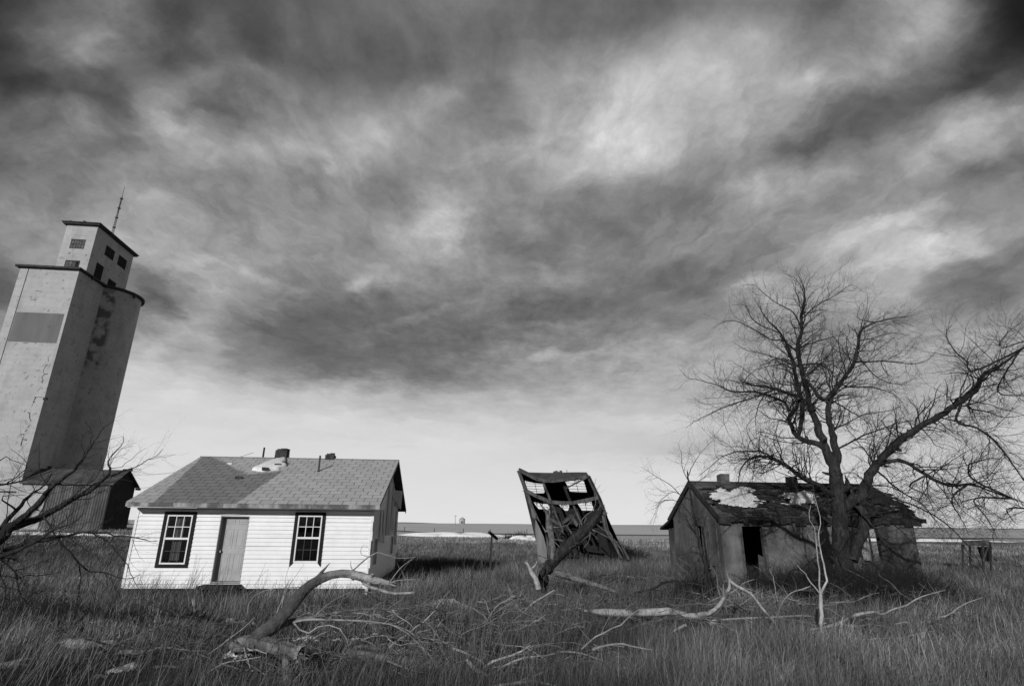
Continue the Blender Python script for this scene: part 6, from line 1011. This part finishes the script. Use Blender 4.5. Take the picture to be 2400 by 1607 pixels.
# crossing dead stems in the middle foreground
for i, (lb, pts, r, Y) in enumerate([('thin bleached stem slanting up to the foot of the leaning dead trunk', [(930, 1240), (1000, 1190), (1080, 1110), (1160, 1060), (1240, 1010)], [.008, .016, .02, .016], 13.2),
        ('pair of dark crossed stems by the middle snow patch', [(580, 1240), (520, 1170), (480, 1090), (455, 1050)], [.012, .012, .008], 13.6), ('short vertical stem sprouting from grass under the leaning dead trunk', [(1418, 1190), (1410, 1140), (1420, 1080)], [.014, .012, .006], 14.0),
        ('low dark stem crossing before the dead trunk roots', [(1370, 1240), (1300, 1200), (1230, 1150)], [.008, .012, .01], 13.4), ('tall thin dead weed stem right of the leaning dead trunk', [(1720, 960), (1750, 880), (1775, 780)], [.012, .008, .004], 17)]):
    stubby(lb, z4, Y, [(pts, r, .3, None)], M_deadt if i in (0, 2) else M_deadd, 70+i, 'dead_sapling', True, 'dead sapling')
# brush and shrubs
def shrub(label, x, y, w, h, n, seed, m=M_twig, name='bush', cat='bush', r=.012):
    g = np.random.default_rng(seed); o = np.array([x, y, float(tz(x, y))]); t = thing(name, label, cat, tuple(o)); K = 7
    a = g.random(n)*2*np.pi; q = np.sqrt(g.random(n)); P = np.zeros((n, K, 3)); P[:, 0, 0] = np.cos(a)*q*w*.6; P[:, 0, 1] = np.sin(a)*q*w*.4; P[:, 0, 2] = -.05
    d = np.stack([np.cos(a)*.5*q+.15, np.sin(a)*.5*q, np.ones(n)], -1); L = h*g.uniform(.5, 1.1, n)*(1-.5*q)
    for k in range(1, K): d = d + g.normal(0, .22, (n, 3)); d /= np.linalg.norm(d, axis=1, keepdims=True); P[:, k] = P[:, k-1] + d*(L/(K-1))[:, None]
    Rr = np.full((n, 1), r)*np.linspace(1, .4, K)[None]; l = [tubes(P, Rr, 3)]; P2, R2 = sprout(P, Rr, 9/h*1.2, .15*h, .4*h, 5, g, rmax=r*.6); l.append(tubes(P2, R2, 3)); v, f = join(l); qmesh('stems', v, f, m, t)
p = D(1455, 1275, 39); shrub('dark round brush behind the right side of the collapsed shed', p[0], p[1], 2.6, 1.5, 260, 1, r=.018)
p = D(1030, 1300, 27); shrub('low dark tangle of brush right of the white house', p[0], p[1], 2.0, .8, 160, 2, r=.01)
p = D(1075, 1312, 25); shrub('second smaller dark tangle nearer the leaning post', p[0], p[1], 1.0, .7, 80, 3, r=.01)
p = D(1215, 1255, 88); shrub('brush heap with snow at its foot left of the collapsed shed', p[0], p[1], 3.4, 1.6, 160, 4, r=.04)
p = D(302, 1215, 130); shrub('dark bushes on the skyline between the elevator shed and white house', p[0], p[1]-8, 7, 3.4, 500, 5, r=.07)
p = D(960, 1256, 60); shrub('faint tall weeds just right of the white house', p[0], p[1], 3.5, 1.3, 200, 6, M_deadt, r=.012)
p = D(1995, 1400, 16.6); shrub('dark tangle of suckers round the foot of the big tree', p[0], p[1], 2.4, 1.8, 520, 7, r=.010)
p = D(2120, 1380, 17.5); shrub('sparse twiggy growth right of the big tree', p[0], p[1], 2.6, 1.4, 320, 8, r=.009)
p = D(1860, 1380, 18.5); shrub('twiggy growth between ruined doorway and big tree', p[0], p[1], 1.6, 1.6, 260, 9, r=.009)
for i, (qx, qy, qY, w_, h_, n_, lb) in enumerate([(1800, 1370, 18.9, 1.2, 1.5, 420, 'dark scrub in front of the ruined wall right of the doorway'), (1935, 1380, 17.9, 1.3, 2.0, 700, 'thick dark scrub hiding the left of the big tree foot'), (2085, 1375, 18.2, 1.5, 1.8, 620, 'dark scrub below the ruined window right of the big tree'), (2200, 1400, 17.6, 2.0, 1.0, 320, 'low scrub spreading right from the big tree'), (1640, 1390, 18.4, 1.1, 1.3, 260, 'twiggy scrub round the thin tree by the ruined gable'), (40, 1420, 13.5, 2.2, 1.2, 260, 'dark scrub under the bare tree at the left edge')]):
    p = D(qx, qy, qY); shrub(lb, p[0], p[1], w_, h_, n_, 80+i, r=.009)
# tall weeds against the front of the white house
def weeds(label, u, v, n, h, seed, spread):
    g = np.random.default_rng(seed); x = HO[0]+u*math.cos(HT)-v*math.sin(HT); y = HO[1]+u*math.sin(HT)+v*math.cos(HT); o = np.array([x, y, float(tz(x, y))]); t = thing('weeds', label, 'weeds', tuple(o), 0, 'weeds along the white house front'); K = 6
    P = np.zeros((n, K, 3)); P[:, 0, 0] = g.normal(0, spread, n); P[:, 0, 1] = g.normal(0, .12, n); d = np.stack([g.normal(.25, .2, n), g.normal(0, .15, n), np.ones(n)], -1); L = h*g.uniform(.5, 1.1, n)
    for k in range(1, K): d = d + g.normal(.02, .07, (n, 3)); d /= np.linalg.norm(d, axis=1, keepdims=True); P[:, k] = P[:, k-1]+d*(L/(K-1))[:, None]
    Rr = np.full((n, 1), .006)*np.linspace(1, .4, K)[None]; l = [tubes(P, Rr, 3)]; P2, R2 = sprout(P, Rr, 9, .05, .22, 4, g, t0=.45, rmax=.004); l.append(tubes(P2, R2, 3)); P3, R3 = sprout(P2, R2, 12, .02, .06, 3, g, rmax=.006, tip=1); l.append(tubes(P3, R3, 3)); v_, f = join(l); qmesh('stems', v_, f, M_deadd, t)
weeds('tall weeds under the left window of the white house', 1.1, -.6, 60, .75, 1, .55); weeds('seedy weeds against the wall left of the door', 2.25, -.7, 22, 1.15, 2, .14); weeds('thin weed in front of the wall between door and right window', 4.2, -.8, 4, 1.3, 3, .12); weeds('low weeds at the white house left corner', .25, -.5, 26, .6, 4, .3); weeds('weeds at the foot of the steps', 3.2, -1.2, 50, .6, 5, .5)

# litter of dead sticks tangled in the grass
def litter(label, px, py, w, dd, n, seed, m=None, hmax=.35, lmax=1.6, name='brush_pile'):
    g = np.random.default_rng(seed); x, y = gpt(px, py); o = np.array([x, y, float(tz(x, y))]); t = thing(name, label, 'brush', tuple(o), 0, 'dead brush lying in the grass'); K = 9
    P = np.zeros((n, K, 3)); P[:, 0, 0] = g.uniform(-w, w, n); P[:, 0, 1] = g.uniform(-dd, dd, n); P[:, 0, 2] = g.uniform(0, hmax, n); a = g.uniform(0, 2*np.pi, n); d = np.stack([np.cos(a), np.sin(a)*.7, g.normal(.12, .22, n)], -1); L = g.uniform(.3, lmax, n)
    for k in range(1, K): d = d + g.normal(0, .16, (n, 3)); d[:, 2] -= .03; d /= np.linalg.norm(d, axis=1, keepdims=True); P[:, k] = P[:, k-1] + d*(L/(K-1))[:, None]
    P[:, :, 2] = np.maximum(P[:, :, 2], .02); r0 = .004 + .02*g.random(n)**4; Rr = r0[:, None]*np.linspace(1, .3, K)[None]
    l = [tubes(P, Rr, 5, .08, 1)]; P2, R2 = sprout(P, Rr, 3.5, .1, .55, 6, g, r_rat=.6, rmax=.006, up=.15, wig=.25); l.append(tubes(P2, R2, 3)); P3, R3 = sprout(P2, R2, 4, .05, .2, 4, g, r_rat=.7, rmax=.0035, wig=.25); l.append(tubes(P3, R3, 3)); v, f = join(l); qmesh('sticks', v, f, m or M_deadt, t)
litter('pale brush tangled along the bottom centre log', 930, 1545, 1.5, .5, 87, 1); litter('fine dead twigs under the arching limb of the fallen tree', 800, 1470, 1.3, .6, 64, 2); litter('dark rotted sticks at the foot of the fallen tree stump', 690, 1590, .8, .35, 49, 3, M_deadd)
litter('brush round the roots of the leaning dead trunk', 1290, 1395, 1.6, .9, 133, 4, M_deadd, .5); litter('dead sticks in the grass below the leaning dead trunk', 1270, 1450, 1.8, .6, 83, 5); litter('broken dark sticks at the left end of the forked pale branch', 1420, 1470, 1.0, .5, 95, 6, M_deadd, .45)
litter('thin sticks before the ruined doorway', 1720, 1400, 1.7, .6, 87, 7, M_deadd); litter('brush right of the pale sapling under the big tree', 2060, 1440, 2.2, .7, 114, 8, M_deadd, .5); litter('pale sticks on the right beyond the crooked branch', 2080, 1490, 1.5, .4, 49, 9); litter('low dead twigs at the bottom right centre', 1330, 1570, 1.1, .3, 38, 10)
litter('scattered twigs between the stump heap and fallen tree', 520, 1500, .9, .5, 49, 11, M_deadd); litter('twigs in the shaded grass at lower left', 330, 1560, 1.0, .35, 41, 12, M_deadd); litter('brush along the left side of the ruined house', 1590, 1395, 1.4, .8, 114, 13, M_deadd, .6)
litter('dead branches of the fallen tree lying toward the yard centre', 1080, 1500, 1.5, .5, 76, 14)
litter('pale broken brush right of the bottom centre log', 1200, 1500, 1.4, .6, 80, 15); litter('snapped limbs crossing under the forked pale branch', 1560, 1490, 1.6, .5, 80, 16, M_deadd, .5); litter('dense dead twigs by the big tree roots', 1900, 1430, 1.8, .7, 120, 17, M_twig, .7, 1.9)
litter('twigs before the crooked fallen branch at right', 2200, 1470, 1.4, .5, 50, 18, M_deadd); litter('grey sticks behind the arching limb', 900, 1440, 1.5, .6, 60, 19, M_deadd)
litter('tangle of snapped grey limbs left of the forked pale branch', 1380, 1440, 1.5, .7, 110, 20, M_deadd, .55, 1.9); litter('brush heaped between the forked pale branch and the sapling', 1800, 1450, 1.6, .6, 90, 21, M_deadt, .4, 1.8); litter('dark twigs heaped behind the bottom centre log', 1050, 1465, 1.8, .6, 110, 22, M_deadd, .45, 1.8)
def tall_weeds():
    g = np.random.default_rng(99); n = 9500; x, y = scatter(n, 7.0, 42, 1.6); hu, hv = loc(x, y, HO, HT); ru, rv = loc(x, y, RO, RT); cl = vnoise(x, y, 2.4, 51)
    ok = ~((hu > -.2) & (hu < 7.6) & (hv > -2.2) & (hv < 8)) & ~((ru > 0) & (ru < 7.8) & (rv > -.1) & (rv < 4.7)) & (g.random(n) < np.clip((cl-.35)*2.6, .04, 1)); x = x[ok]; y = y[ok]; n = len(x); K = 6
    P = np.zeros((n, K, 3)); P[:, 0, 0] = x; P[:, 0, 1] = y; P[:, 0, 2] = tz(x, y) - .02; d = np.stack([g.normal(.22, .25, n), g.normal(0, .22, n), np.ones(n)], -1); L = g.uniform(.4, .95, n)
    for k in range(1, K): d = d + g.normal(.01, .09, (n, 3)); d /= np.linalg.norm(d, axis=1, keepdims=True); P[:, k] = P[:, k-1] + d*(L/(K-1))[:, None]
    Rr = np.full((n, 1), .0042)*np.linspace(1, .5, K)[None]*(1+np.hypot(x, y)[:, None]/40); l = [tubes(P, Rr, 3)]; P2, R2 = sprout(P, Rr, 7, .05, .2, 4, g, t0=.4, rmax=.0028, ang=(20, 50)); l.append(tubes(P2, R2, 3)); P3, R3 = sprout(P2, R2, 7, .012, .04, 3, g, t0=.4, rmax=.006, tip=1, r_rat=1.6); l.append(tubes(P3, R3, 3)); v, f = join(l)
    tag(qmesh('dead_weeds', v, f, M_weed), 'scattered dead seed-headed weed stalks across the yard', 'weeds', kind='stuff')
M_weed = mat('dry_weed', .05, .2, 1.2, 4)
tall_weeds()
